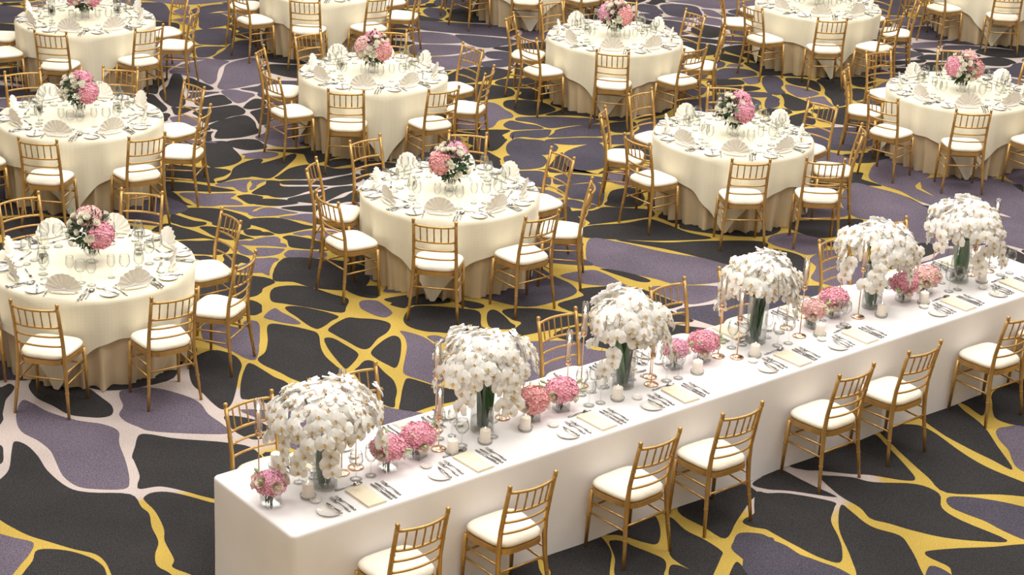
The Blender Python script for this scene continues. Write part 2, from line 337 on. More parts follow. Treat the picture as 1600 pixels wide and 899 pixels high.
# carpet drawing in centimetres on the floor: tone and outline of each woven cell; vein yarn samples (x, y, 1 = pale, 0 = yellow)
CELLS = """
P -362,1269 -352,1264 -338,1252 -314,1240 -295,1236 -281,1226 -276,1206 -265,1177 -257,1149 -259,1139 -277,1137 -291,1140 -304,1154 -315,1177 -322,1191 -334,1205 -350,1219 -360,1244
K -350,1202 -340,1197 -328,1181 -316,1160 -297,1138 -281,1132 -253,1132 -242,1115 -235,1106 -230,1089 -222,1070 -221,1054 -217,1040 -207,1031 -201,1018 -236,1011 -243,1026 -250,1041 -259,1051 -274,1056 -292,1064 -307,1071 -322,1082 -330,1089 -342,1100 -350,1131 -345,1145 -343,1160 -348,1186
K -359,1196 -357,1194 -355,1190 -353,1183 -351,1176 -350,1170 -351,1166 -352,1159 -355,1158 -362,1180 -367,1202 -364,1202
K -265,1220 -258,1223 -237,1218 -199,1215 -178,1205 -160,1163 -166,1123 -199,1132 -218,1140 -235,1145 -248,1140 -251,1147 -252,1159 -260,1180 -263,1187 -264,1202
K -243,1129 -238,1136 -225,1137 -198,1126 -164,1108 -152,1022 -181,1020 -194,1031 -207,1039 -208,1049 -218,1071 -221,1085 -226,1098 -233,1112 -241,1123
P -325,1071 -315,1067 -303,1063 -300,1058 -300,1047 -302,1035 -304,1021 -305,1009 -318,1008 -337,1075
K -296,1053 -279,1054 -262,1047 -251,1037 -246,1026 -242,1015 -297,1010 -298,1023 -296,1039
K -364,1301 -360,1315 -326,1302 -304,1279 -294,1266 -291,1253 -296,1247 -306,1246 -322,1249 -337,1262 -352,1274 -362,1290
P -293,1294 -282,1301 -265,1300 -251,1294 -238,1286 -229,1276 -221,1260 -207,1243 -201,1230 -227,1227 -257,1228 -268,1234 -279,1242 -286,1253 -286,1267 -292,1283
K -249,1337 -250,1358 -237,1376 -219,1368 -210,1351 -209,1330 -207,1301 -207,1278 -212,1269 -221,1279 -231,1295 -242,1311
K -384,1290 -381,1294 -379,1297 -375,1294 -373,1289 -373,1280 -374,1269 -372,1256 -370,1245 -368,1239 -367,1234 -368,1222 -372,1220 -384,1257 -393,1295 -390,1297
K -209,1256 -206,1259 -201,1259 -193,1257 -184,1253 -176,1246 -171,1238 -173,1228 -180,1222 -188,1225 -197,1233 -204,1245
P -253,1426 -243,1429 -230,1425 -217,1419 -207,1408 -201,1385 -200,1364 -203,1360 -209,1363 -215,1369 -223,1377 -231,1383 -239,1388 -244,1390 -247,1394 -252,1410
K -206,1513 -181,1520 -154,1504 -140,1495 -140,1477 -143,1464 -171,1472 -192,1478 -205,1484
P -200,1467 -197,1466 -193,1460 -182,1449 -174,1438 -177,1435 -184,1436 -191,1438 -197,1441 -203,1444 -206,1448 -204,1459
K -191,1469 -189,1473 -184,1474 -177,1473 -168,1470 -155,1464 -145,1457 -145,1452 -149,1446 -153,1436 -158,1428 -162,1429 -167,1434 -173,1442 -179,1451 -187,1461
K -200,1432 -184,1432 -166,1425 -157,1417 -152,1391 -146,1373 -136,1356 -130,1344 -134,1311 -164,1326 -178,1339 -193,1352 -199,1363 -195,1377 -196,1399
K -206,1351 -202,1353 -195,1346 -188,1338 -181,1330 -173,1324 -167,1316 -159,1304 -154,1292 -156,1281 -164,1274 -176,1280 -190,1288 -197,1288 -202,1292 -206,1322
K -150,1429 -138,1453 -127,1454 -111,1453 -100,1445 -101,1428 -108,1413 -113,1394 -120,1392 -133,1406 -144,1418
K -151,1409 -144,1410 -133,1398 -122,1384 -121,1373 -127,1352 -131,1356 -141,1377 -148,1395
K -111,1386 -105,1406 -97,1420 -91,1418 -88,1405 -87,1376 -89,1358 -96,1363 -106,1374
P -130,1487 -129,1491 -126,1494 -120,1495 -114,1493 -109,1486 -104,1478 -101,1472 -100,1468 -102,1462 -106,1458 -112,1460 -117,1464 -122,1469 -127,1475 -129,1481
P -91,1431 -83,1429 -70,1420 -59,1402 -52,1377 -49,1344 -55,1330 -66,1336 -80,1345 -83,1355 -83,1377 -83,1399 -86,1418
K -90,1458 -85,1482 -74,1488 -47,1486 -27,1480 -24,1449 -14,1440 -38,1430 -58,1432 -71,1433 -85,1442
K -20,1477 -18,1484 -15,1486 -12,1484 -8,1478 -4,1470 0,1460 4,1454 4,1449 -1,1445 -9,1444 -14,1445 -18,1450 -20,1463
K -46,1504 -37,1503 -27,1499 -23,1494 -24,1489 -28,1487 -33,1486 -38,1488 -43,1492 -46,1499
K -80,1335 -78,1339 -74,1338 -67,1334 -57,1328 -44,1323 -33,1319 -27,1316 -28,1311 -40,1301 -56,1291 -69,1279 -78,1273 -81,1283 -81,1300 -81,1318
K -114,1369 -107,1367 -97,1348 -89,1334 -85,1316 -85,1299 -85,1286 -93,1290 -101,1303 -120,1342 -118,1358
P -68,1422 -64,1425 -59,1425 -54,1421 -52,1416 -54,1411 -59,1410 -64,1415
P -211,1438 -208,1433 -206,1425 -204,1410 -202,1395 -202,1385 -203,1379 -206,1376 -211,1382 -217,1407 -221,1433 -217,1439
K -217,1480 -214,1477 -211,1472 -210,1465 -209,1458 -211,1454 -213,1451 -217,1450 -221,1454 -224,1468 -225,1481 -222,1483
K -143,1520 -131,1526 -117,1527 -114,1515 -115,1502 -120,1499 -126,1500 -132,1503 -138,1508 -143,1514
K -207,1584 -173,1586 -145,1581 -127,1563 -128,1525 -146,1514 -173,1517 -191,1528 -210,1532
P -232,1580 -225,1582 -219,1584 -212,1583 -211,1578 -214,1572 -215,1563 -215,1550 -214,1541 -217,1542 -222,1546 -232,1544 -244,1546 -244,1558 -238,1566 -236,1572
P -238,1630 -230,1636 -221,1638 -216,1631 -215,1623 -210,1620 -208,1612 -216,1612 -225,1613 -237,1612 -249,1613 -256,1620 -249,1624 -243,1624
P -234,1607 -224,1608 -214,1608 -209,1607 -210,1601 -212,1595 -217,1590 -225,1586 -234,1585 -236,1593 -234,1598 -235,1602
P -208,1594 -207,1599 -204,1605 -193,1606 -182,1606 -171,1603 -170,1591 -182,1587 -189,1588 -193,1588 -198,1587 -205,1587
K -210,1630 -215,1637 -209,1643 -198,1640 -188,1636 -181,1631 -173,1622 -177,1611 -187,1609 -196,1610 -205,1613 -208,1622
P -207,1648 -197,1656 -188,1659 -178,1660 -168,1659 -162,1646 -173,1631 -186,1638 -191,1645 -199,1643
K -249,1684 -223,1688 -200,1674 -186,1668 -197,1660 -219,1645 -234,1657 -251,1668 -255,1672
K -241,1654 -237,1652 -235,1649 -229,1649 -223,1643 -230,1639 -234,1639 -241,1637 -247,1638 -251,1643 -253,1651 -247,1655
P -247,1710 -241,1716 -230,1715 -218,1709 -209,1705 -212,1702 -219,1700 -226,1695 -235,1692 -242,1690 -249,1689 -256,1696 -253,1702 -249,1705
P -225,1690 -220,1694 -213,1697 -206,1702 -196,1704 -182,1702 -171,1694 -173,1683 -180,1675 -191,1677 -202,1683 -214,1686
K -253,1739 -247,1741 -235,1742 -222,1740 -212,1734 -215,1729 -221,1726 -229,1722 -239,1721 -246,1722 -253,1724 -255,1732 -254,1735 -254,1736
K -227,1717 -216,1723 -198,1728 -174,1733 -153,1740 -139,1741 -141,1721 -156,1714 -171,1710 -187,1708 -204,1709 -218,1712
K -261,1756 -256,1772 -251,1785 -251,1796 -237,1795 -237,1786 -232,1780 -209,1783 -189,1784 -194,1777 -207,1768 -215,1757 -224,1748 -236,1746 -245,1751 -252,1751
K -224,1744 -210,1758 -195,1769 -185,1782 -174,1789 -163,1792 -157,1787 -162,1778 -171,1768 -178,1755 -185,1742 -195,1734 -207,1735 -217,1737
K -180,1747 -170,1756 -164,1770 -156,1779 -143,1771 -141,1755 -151,1743 -164,1743 -173,1737 -183,1737
K -245,1805 -242,1812 -239,1822 -233,1838 -217,1852 -198,1849 -187,1843 -176,1846 -168,1849 -167,1838 -172,1828 -184,1820 -199,1810 -216,1804 -231,1802 -240,1801
K -238,1796 -219,1801 -198,1803 -181,1817 -163,1829 -156,1817 -159,1804 -170,1794 -184,1789 -195,1789 -205,1789 -215,1787 -224,1786 -234,1786
K -268,1845 -250,1866 -235,1886 -232,1870 -241,1828 -249,1803 -264,1805 -272,1809 -276,1837
P -267,1792 -263,1796 -252,1797 -254,1791 -257,1786 -259,1779 -259,1772 -263,1764 -265,1770 -264,1782
K -194,1871 -184,1876 -173,1880 -166,1872 -169,1861 -180,1853 -191,1846 -198,1857
K -341,1899 -317,1918 -301,1908 -301,1896 -292,1877 -286,1858 -293,1839 -308,1829 -316,1832 -329,1861
K -300,1786 -293,1794 -290,1808 -290,1831 -281,1852 -272,1862 -264,1860 -267,1835 -269,1812 -269,1804 -277,1800 -287,1793 -293,1785 -298,1781
P -300,1777 -281,1793 -264,1798 -267,1795 -269,1784 -268,1773 -266,1763 -265,1759 -269,1757 -276,1763 -282,1771 -292,1770
K -356,1777 -337,1779 -323,1777 -308,1773 -294,1768 -283,1764 -278,1760 -288,1756 -303,1754 -324,1753 -341,1750 -358,1754
P -330,1746 -317,1750 -303,1748 -290,1752 -276,1752 -277,1743 -279,1738 -271,1732 -264,1721 -274,1718 -284,1717 -293,1712 -305,1712 -312,1720 -317,1728 -325,1736
K -273,1746 -266,1751 -257,1751 -253,1749 -248,1746 -249,1737 -249,1731 -250,1726 -258,1724 -264,1730 -269,1737 -273,1743
P -284,1711 -270,1714 -251,1718 -244,1717 -247,1715 -251,1709 -253,1702 -255,1698 -263,1701 -277,1707
K -351,1746 -340,1750 -335,1746 -328,1735 -321,1722 -313,1714 -311,1713 -316,1712 -326,1712 -330,1714 -332,1716 -344,1727
K -325,1701 -310,1706 -287,1707 -267,1697 -254,1685 -250,1673 -248,1661 -251,1654 -257,1650 -267,1653 -277,1658 -284,1662 -286,1668 -296,1675 -310,1682 -322,1692
K -328,1688 -322,1684 -311,1676 -302,1670 -292,1668 -290,1662 -295,1657 -302,1653 -310,1654 -316,1658 -324,1664 -327,1679
K -295,1654 -285,1657 -270,1651 -255,1641 -242,1632 -240,1629 -240,1629 -246,1629 -253,1625 -264,1624 -277,1631 -288,1644
K -328,1659 -311,1651 -298,1643 -286,1633 -276,1626 -271,1622 -277,1623 -286,1625 -297,1622 -309,1618 -324,1620 -337,1638
K -305,1616 -289,1618 -272,1621 -260,1609 -259,1595 -263,1587 -269,1584 -279,1584 -291,1585 -299,1594 -306,1601 -312,1609
P -253,1615 -247,1609 -240,1600 -234,1592 -229,1588 -229,1593 -234,1589 -240,1587 -247,1591 -253,1604
K -262,1584 -258,1588 -249,1589 -237,1579 -237,1567 -243,1568 -246,1560 -253,1554 -259,1563 -259,1574
K -288,1579 -281,1581 -276,1581 -268,1576 -263,1567 -259,1560 -267,1551 -277,1559 -280,1569 -285,1573
D -522,2506 -505,2513 -489,2509 -473,2465 -465,2416 -471,2410 -474,2413 -490,2421 -504,2442 -520,2475
D -432,2454 -421,2466 -407,2472 -403,2466 -396,2457 -384,2433 -389,2406 -404,2391 -414,2382 -422,2394 -426,2416 -430,2437
D -427,2369 -402,2388 -382,2388 -372,2361 -366,2325 -378,2308 -395,2306 -405,2306 -410,2312 -423,2337
D -445,2488 -425,2514 -401,2523 -400,2505 -399,2486 -402,2482 -411,2479 -420,2468 -432,2455 -445,2468
D -406,2292 -386,2300 -371,2300 -374,2295 -379,2280 -380,2263 -386,2248 -396,2245 -400,2251 -405,2271
D -378,2259 -372,2283 -369,2311 -358,2336 -329,2337 -323,2299 -330,2267 -339,2256 -347,2248 -358,2240 -372,2239 -380,2247
P -410,2213 -402,2221 -393,2229 -380,2241 -358,2234 -362,2216 -364,2198 -362,2172 -359,2147 -362,2130 -370,2135 -380,2151 -401,2163 -416,2167 -421,2181 -416,2198
P -356,2226 -343,2245 -328,2252 -311,2209 -302,2158 -307,2143 -313,2138 -323,2127 -334,2117 -346,2110 -354,2121 -355,2151 -357,2185 -359,2209
K -414,2167 -406,2167 -401,2156 -396,2133 -392,2103 -383,2072 -378,2045 -385,2033 -392,2035 -404,2054 -414,2080 -415,2097 -411,2114 -413,2142
K -395,2154 -387,2151 -380,2141 -367,2129 -357,2115 -359,2107 -367,2105 -376,2101 -385,2104 -392,2128
K -427,2076 -426,2080 -419,2076 -408,2054 -396,2031 -394,2018 -398,2010 -406,2004 -418,2010 -422,2027 -427,2045 -428,2063
K -401,2001 -394,2009 -388,2006 -386,1998 -387,1989 -386,1981 -391,1975 -397,1988
K -360,2077 -350,2087 -342,2089 -335,2077 -327,2059 -338,2046 -352,2039 -364,2043 -369,2054 -368,2067
P -347,2104 -334,2113 -322,2107 -313,2103 -308,2099 -306,2091 -310,2081 -313,2067 -322,2059 -335,2079
K -359,2027 -342,2040 -324,2051 -315,2044 -308,2032 -308,2017 -320,2006 -329,1992 -343,1978 -353,1992 -357,2003 -364,2013
K -339,1971 -326,1996 -306,2014 -292,1993 -286,1969 -280,1959 -282,1950 -299,1932 -323,1925 -327,1941 -327,1955 -334,1959
K -312,2047 -310,2064 -304,2080 -294,2077 -289,2067 -289,2059 -290,2048 -296,2041 -305,2037 -312,2042
K -302,2027 -294,2039 -285,2045 -273,2017 -274,1986 -284,1981 -289,1993 -295,2010
P -385,1994 -370,2002 -354,1994 -349,1979 -354,1966 -365,1967 -375,1969 -381,1980
K -340,1945 -333,1949 -330,1949 -331,1940 -329,1928 -327,1919 -331,1913 -341,1927
K -313,1914 -299,1926 -282,1928 -273,1917 -266,1901 -283,1890 -299,1896 -306,1905
D -13,1910 10,1917 25,1918 31,1901 27,1880 17,1871 5,1867 -4,1868 -7,1876 -14,1890
D 50,1932 72,1961 89,1970 94,1937 93,1891 74,1873 55,1880 51,1901
D -4,1973 9,1973 27,1970 43,1951 35,1924 11,1915 -9,1914 -13,1946
D 53,1860 72,1858 89,1854 96,1849 90,1839 70,1834 52,1825 39,1825 37,1839 40,1852
D -2,1859 15,1865 27,1863 35,1842 32,1815 15,1816 2,1824 -8,1839
D 45,1820 69,1831 85,1835 89,1803 85,1767 77,1770 66,1780 55,1783 48,1794 41,1805
D 42,1774 55,1780 66,1774 68,1769 73,1769 81,1764 73,1753 59,1754 48,1759 44,1764
K 92,1793 98,1814 120,1824 129,1799 124,1770 104,1763 88,1768 91,1780
K 51,1739 59,1747 74,1749 80,1754 89,1762 112,1762 130,1761 135,1759 137,1750 135,1741 122,1733 97,1720 74,1709 70,1708 72,1715 62,1731
K 69,1704 105,1717 130,1732 145,1722 166,1700 188,1686 145,1674 104,1671 61,1675
P 71,1670 96,1666 111,1659 143,1642 177,1632 196,1617 197,1581 152,1563 127,1575 101,1587 74,1600 67,1615
K 96,1670 142,1669 180,1678 238,1683 231,1649 218,1635 207,1614 174,1633 140,1652
K 79,1593 87,1593 101,1588 114,1580 123,1571 122,1566 117,1565 111,1567 103,1573 89,1584
P 43,1573 53,1581 67,1588 74,1589 80,1585 90,1573 98,1560 103,1555 102,1553 88,1552 71,1553 63,1555 57,1559 47,1566
P 125,1556 154,1562 183,1563 188,1551 182,1537 169,1524 154,1518 139,1528 127,1541 121,1550
P 349,1871 372,1860 401,1834 422,1786 421,1740 408,1703 382,1705 369,1759 338,1763 329,1812
P 371,1898 392,1954 429,1962 441,1918 416,1873 422,1852 438,1826 427,1809 410,1825 397,1852 378,1872
P 422,1871 435,1901 515,1907 530,1842 510,1776 490,1795 482,1799 442,1821 424,1856
K 399,1836 405,1828 411,1814 421,1809 435,1805 427,1790 416,1795 416,1801 412,1810 405,1824
P 420,1768 420,1772 422,1775 423,1772 424,1767 420,1755 417,1750 420,1757
K 522,1892 525,1892 531,1892 531,1879 526,1868 528,1869 525,1875 523,1886
P 487,1789 500,1783 513,1769 507,1729 492,1696 492,1691 488,1694 469,1708 446,1722 428,1736 425,1758 426,1782 440,1805 468,1803
K 274,1745 294,1751 311,1753 328,1759 343,1758 339,1734 322,1714 303,1703 289,1700 286,1703 277,1710 267,1725
P 241,1686 248,1702 267,1712 283,1705 297,1694 294,1672 285,1658 274,1653 264,1661 256,1667 249,1672 244,1678
K 241,1665 251,1663 265,1654 271,1643 271,1629 270,1605 264,1583 246,1577 227,1578 215,1609 224,1643 236,1657
K 389,1699 399,1699 407,1687 401,1676 393,1668 381,1656 372,1642 361,1628 344,1628 336,1655 345,1682 369,1693
K 463,1709 475,1696 484,1681 486,1667 480,1656 468,1661 454,1670 449,1693
K 189,1204 199,1212 211,1199 221,1188 233,1176 230,1174 202,1180 186,1181 176,1188
K 206,1219 222,1232 242,1258 258,1264 276,1277 283,1259 292,1226 295,1207 286,1204 263,1210 250,1210 228,1213 217,1213
K 226,1203 233,1206 249,1205 264,1199 294,1199 308,1186 306,1165 316,1148 342,1123 324,1120 299,1123 279,1131 265,1139 253,1145 248,1160 236,1177
K 186,1175 201,1176 230,1167 230,1158 225,1139 227,1117 227,1100 223,1083 211,1088 199,1100 180,1122 173,1134 177,1174
K 235,1162 241,1154 248,1139 255,1131 269,1123 273,1109 275,1084 272,1059 235,1056 232,1076 231,1096 229,1129
D 179,1109 184,1107 189,1103 193,1098 198,1091 204,1087 211,1082 219,1077 225,1071 230,1063 226,1055 194,1048 162,1050 158,1073 165,1099 171,1107
K 282,1288 309,1297 322,1287 335,1259 344,1242 355,1227 374,1209 381,1203 378,1188 352,1189 314,1188 305,1210 297,1232 289,1257
D 315,1182 329,1183 344,1180 356,1176 365,1172 371,1171 373,1167 369,1145 363,1125 354,1125 345,1133 339,1140 332,1149 322,1157 313,1166 311,1175
K 286,1104 306,1109 330,1113 349,1118 361,1117 359,1092 348,1066 324,1059 301,1062 295,1072 295,1083 289,1090 284,1095 282,1100
D 281,1082 284,1084 287,1083 291,1079 295,1073 298,1067 298,1061 287,1058 277,1060 277,1071
K 327,1287 320,1314 347,1340 355,1324 364,1299 367,1267 370,1229 358,1243 343,1262
P 371,1289 375,1297 383,1301 396,1306 405,1301 399,1266 388,1231 380,1225 374,1232 373,1244 374,1260 371,1276
K 31,1076 42,1087 55,1095 62,1102 66,1103 70,1095 73,1082 72,1068 71,1054 73,1046 72,1042 53,1039 35,1039 32,1045 33,1054 30,1065
K 24,1068 16,1063 8,1054 6,1044 9,1036 19,1035 29,1038 29,1046 26,1056 25,1064
K 66,1106 71,1110 80,1117 93,1129 104,1135 107,1116 104,1097 95,1098 84,1104 78,1106 74,1106 68,1105
K 72,1097 76,1099 81,1098 84,1096 88,1092 98,1085 107,1077 108,1067 106,1057 108,1050 105,1045 91,1041 77,1042 74,1057 75,1074 73,1088
K 111,1122 115,1134 124,1117 136,1105 146,1091 145,1083 138,1060 136,1053 113,1078 112,1098
K 121,1148 131,1160 152,1176 169,1187 179,1174 173,1164 160,1133 150,1108 137,1122 127,1132 122,1139
K 111,1069 116,1070 122,1066 128,1060 133,1053 133,1049 130,1047 120,1044 111,1045 109,1057
D 155,1104 160,1116 173,1117 179,1113 183,1105 177,1051 168,1062 159,1082 153,1094
K 154,1077 157,1075 159,1067 162,1058 162,1050 154,1046 146,1048 149,1063
K 184,1199 187,1207 190,1211 193,1203 194,1192 190,1185 186,1182 184,1189
K 164,1131 166,1137 172,1143 177,1155 182,1165 184,1170 185,1168 186,1149 185,1129 182,1123 176,1124 169,1126
K 354,1348 367,1359 381,1366 380,1356 375,1342 371,1327 367,1318 363,1324 359,1334 354,1341
K 388,1367 403,1382 415,1385 412,1347 402,1307 389,1304 377,1313 377,1327 380,1342 382,1355
D 162,2629 172,2632 185,2624 188,2609 193,2594 192,2578 179,2576 170,2581 160,2588 156,2609
D 193,2633 217,2642 242,2632 247,2604 246,2574 226,2562 201,2572 192,2606
D 160,2575 173,2577 190,2573 188,2557 178,2544 169,2548 166,2554 159,2564
P 249,2618 263,2615 271,2600 274,2587 275,2574 260,2576 252,2588 251,2603
P 246,2570 259,2569 271,2560 272,2541 269,2525 255,2528 243,2539 239,2556
K 238,2526 255,2522 269,2510 270,2485 259,2462 249,2455 247,2455 241,2457 229,2471 226,2501
D 190,2542 204,2541 221,2529 219,2498 206,2480 200,2492 193,2513 189,2529
K 211,2459 237,2454 260,2446 265,2438 260,2425 238,2429 218,2432 203,2443
D 245,2294 250,2302 258,2307 273,2308 286,2302 292,2293 292,2278 276,2267 260,2261 250,2252 236,2250 236,2275
P 272,2259 282,2267 294,2272 295,2266 293,2257 291,2243 278,2236 273,2249
K 256,2378 270,2371 279,2362 283,2346 274,2330 263,2337 252,2346 245,2362
P 261,2324 267,2328 278,2327 279,2317 270,2312 263,2313 257,2314 259,2320
K 233,2249 252,2254 267,2256 273,2246 271,2234 255,2227 239,2223 226,2230
K 234,2219 258,2224 280,2229 291,2220 283,2209 261,2198 236,2193 226,2204
D 273,2202 285,2203 298,2202 302,2193 296,2183 283,2179 271,2181 270,2192
K -17,2118 4,2124 25,2118 38,2101 41,2089 38,2082 27,2070 14,2062 0,2065 -6,2074 -9,2080 -19,2095
D -2,2053 21,2059 45,2063 65,2062 81,2062 92,2052 81,2038 61,2031 44,2021 35,2017 27,2021 19,2031 8,2037 -4,2041
D -6,1998 15,2007 34,2012 35,2001 31,1984 19,1978 5,1980 -7,1973 -6,1970 -10,1980
D -11,2039 -1,2035 8,2030 20,2026 27,2014 8,2008 -8,2005 -18,2020
D 36,1994 39,2002 42,2013 64,2030 93,2040 102,2018 91,1996 67,1991 45,1984 32,1983
D 33,1976 60,1986 89,1990 93,1980 88,1971 59,1959 29,1963 28,1967
K 100,2044 113,2054 130,2056 132,2035 125,2019 116,2012 104,2014 100,2028
D 100,1998 112,2005 127,2005 132,1987 122,1973 110,1969 97,1969 97,1983
D 300,2273 312,2280 318,2276 322,2260 321,2241 317,2229 317,2219 319,2204 307,2193 298,2203 296,2215 295,2244
P 325,2242 341,2232 357,2218 360,2206 352,2196 342,2188 332,2189 328,2198 323,2212 322,2229
K 313,2197 319,2202 326,2193 333,2183 341,2171 346,2159 343,2147 334,2135 319,2129 311,2146 313,2163 314,2182
D 297,2187 304,2188 309,2176 307,2166 307,2157 302,2142 288,2135 290,2163
K 288,2132 299,2136 310,2137 316,2131 317,2120 303,2108 284,2105 281,2119
K 330,2274 351,2273 364,2261 366,2241 363,2218 356,2224 351,2234 339,2239 330,2248 326,2261
K 365,2267 383,2286 407,2281 403,2258 397,2232 394,2198 387,2168 381,2158 372,2156 371,2170 371,2186 367,2206 370,2227 369,2247
P 351,2191 359,2195 365,2195 367,2176 370,2155 354,2154 342,2169 342,2183
K 300,2087 315,2109 336,2126 341,2107 339,2082 327,2068 311,2061 295,2070
K 483,2381 503,2385 519,2393 524,2388 517,2377 498,2368 478,2359 470,2371
K 517,2447 537,2445 547,2430 535,2429 524,2429 519,2436
K 466,2339 493,2347 513,2344 514,2339 515,2331 498,2321 479,2321 471,2323
K 599,2442 606,2458 623,2469 649,2465 667,2463 673,2450 665,2431 642,2421 617,2424 605,2432
K 586,2408 601,2414 617,2422 635,2417 643,2399 634,2389 625,2379 608,2376 592,2381 581,2393
D 564,2471 578,2475 595,2478 611,2473 608,2460 583,2452 559,2450 559,2460
K 411,2289 425,2295 440,2285 438,2265 429,2251 417,2245 408,2254 409,2271
K 403,2235 414,2239 424,2230 422,2214 414,2200 410,2190 399,2184 398,2212
D -137,2478 -90,2476 -40,2474 -19,2470 -13,2458 -9,2434 -16,2414 -45,2414 -82,2418 -112,2423 -135,2431 -150,2456
P -149,2409 -128,2420 -98,2414 -78,2392 -70,2380 -93,2366 -132,2362 -147,2386
P -139,2352 -101,2359 -64,2355 -65,2338 -82,2317 -110,2302 -137,2302 -144,2327
D -88,2413 -51,2411 -13,2401 -5,2387 -15,2374 -26,2366 -35,2357 -51,2352 -68,2364 -82,2390
P -134,2287 -111,2298 -83,2308 -65,2330 -53,2346 -47,2309 -59,2267 -79,2246 -98,2236 -118,2233 -138,2242 -141,2267
D -45,2333 -29,2339 -15,2334 -9,2324 -7,2306 -24,2300 -40,2302 -47,2317
D -52,2282 -33,2295 -15,2302 -12,2294 -10,2279 -24,2263 -45,2261 -53,2271
K -87,2222 -77,2242 -58,2260 -29,2258 -12,2245 -14,2235 -20,2218 -31,2205 -46,2196 -66,2183 -92,2178 -95,2201
D -133,2553 -124,2554 -111,2548 -106,2521 -112,2494 -123,2497 -131,2506 -139,2531
D -117,2612 -82,2618 -55,2614 -46,2592 -49,2565 -77,2557 -107,2558 -127,2582
K -23,2210 5,2219 26,2221 29,2205 23,2181 0,2177 -19,2177 -32,2190
K 612,2819 605,2839 579,2865 513,2862 477,2837 476,2813 469,2789 489,2765 542,2747 601,2765 627,2793
P 474,2769 460,2789 435,2815 362,2798 333,2782 306,2754 319,2721 347,2704 408,2689 443,2732 467,2749
K 97,2565 88,2588 43,2603 -15,2586 -34,2559 -26,2538 -26,2515 0,2493 61,2498 91,2526 102,2545
P 430,2995 404,3006 367,2998 291,2973 261,2954 230,2925 247,2908 271,2906 332,2913 390,2941 423,2960
K -130,2777 -159,2797 -185,2815 -264,2804 -313,2790 -332,2764 -325,2733 -302,2716 -243,2702 -170,2725 -157,2750
K -219,2464 -237,2482 -251,2491 -302,2505 -343,2497 -371,2488 -363,2466 -340,2454 -321,2435 -254,2439 -243,2455
D 292,2050 269,2068 237,2082 167,2078 135,2055 135,2032 128,2008 147,1984 207,1967 258,2005 275,2022
D -133,2602 -134,2631 -171,2644 -231,2657 -272,2638 -284,2613 -278,2591 -267,2572 -231,2545 -166,2557 -139,2578
P 60,1189 26,1208 -12,1211 -86,1183 -118,1164 -149,1131 -130,1102 -102,1092 -33,1086 15,1126 42,1153
K 563,2894 547,2919 519,2930 447,2948 405,2939 384,2930 384,2915 401,2898 429,2881 508,2871 538,2875
D -289,2613 -278,2630 -302,2638 -390,2645 -435,2638 -475,2619 -455,2592 -434,2580 -387,2581 -305,2589 -288,2596
D -540,2063 -556,2075 -570,2084 -629,2090 -655,2079 -681,2070 -671,2049 -655,2043 -627,2028 -570,2045 -551,2053
D 425,2050 413,2070 368,2072 315,2056 292,2039 282,2021 290,2002 311,1990 371,1983 401,2014 421,2027
D -364,1773 -384,1788 -423,1787 -497,1776 -534,1761 -562,1740 -552,1718 -526,1710 -470,1703 -414,1731 -373,1743
K 54,2718 36,2736 0,2757 -77,2717 -103,2686 -116,2649 -107,2618 -67,2624 -4,2624 43,2660 67,2690
K 523,2496 501,2522 471,2534 388,2530 344,2515 327,2498 316,2472 338,2454 391,2435 467,2455 509,2467
P 244,1881 226,1896 198,1909 132,1896 113,1878 92,1863 97,1839 118,1827 174,1814 217,1841 235,1859
P -104,2018 -107,2037 -135,2052 -176,2077 -225,2065 -248,2058 -253,2039 -246,2017 -212,2008 -144,1990 -121,2002
P 755,2664 738,2694 698,2708 620,2709 572,2687 546,2661 572,2633 581,2608 639,2595 702,2618 729,2636
P -437,2278 -454,2312 -498,2316 -581,2323 -625,2314 -670,2294 -661,2262 -634,2245 -586,2231 -501,2246 -458,2251
D -18,1838 -26,1855 -64,1863 -120,1829 -132,1816 -153,1799 -147,1779 -124,1770 -63,1780 -34,1805 -21,1819
P 650,2273 640,2296 620,2319 568,2331 525,2314 513,2287 527,2267 529,2243 562,2217 611,2234 641,2251
K -571,2756 -576,2770 -597,2779 -664,2773 -695,2764 -714,2747 -711,2721 -684,2717 -635,2708 -588,2730 -576,2744
K 261,2384 251,2419 213,2432 144,2446 102,2431 69,2413 74,2386 92,2363 131,2339 209,2347 234,2361
P 6,2890 -2,2910 -45,2913 -124,2925 -181,2917 -198,2888 -203,2858 -158,2849 -117,2838 -41,2857 -4,2864
D -739,2704 -755,2723 -768,2740 -822,2777 -864,2742 -863,2729 -864,2721 -863,2711 -860,2685 -779,2682 -753,2693
D 176,1229 180,1262 141,1281 67,1305 5,1309 -24,1297 -24,1265 0,1237 36,1215 118,1205 171,1201
K -19,1623 -22,1646 -45,1668 -112,1674 -147,1654 -165,1635 -168,1608 -148,1589 -109,1568 -47,1581 -17,1598
K -133,2175 -145,2197 -165,2209 -230,2234 -281,2231 -309,2227 -310,2201 -284,2178 -253,2169 -175,2158 -147,2158
K -578,2600 -589,2624 -624,2647 -693,2633 -712,2603 -727,2585 -736,2555 -707,2533 -646,2538 -603,2560 -591,2578
K 381,1415 376,1443 334,1451 253,1449 210,1427 199,1403 201,1375 218,1358 278,1352 339,1373 377,1387
D -298,1488 -312,1505 -342,1516 -409,1530 -446,1523 -490,1513 -465,1490 -450,1479 -422,1464 -341,1467 -318,1473
D -619,2405 -631,2424 -649,2442 -707,2462 -750,2442 -766,2424 -759,2405 -749,2389 -720,2370 -660,2368 -628,2380
K -153,2340 -139,2362 -179,2368 -255,2352 -285,2339 -321,2321 -315,2287 -273,2291 -229,2283 -175,2308 -147,2324
D 219,2184 221,2227 176,2248 111,2273 46,2272 11,2260 34,2221 32,2192 75,2174 148,2164 193,2162
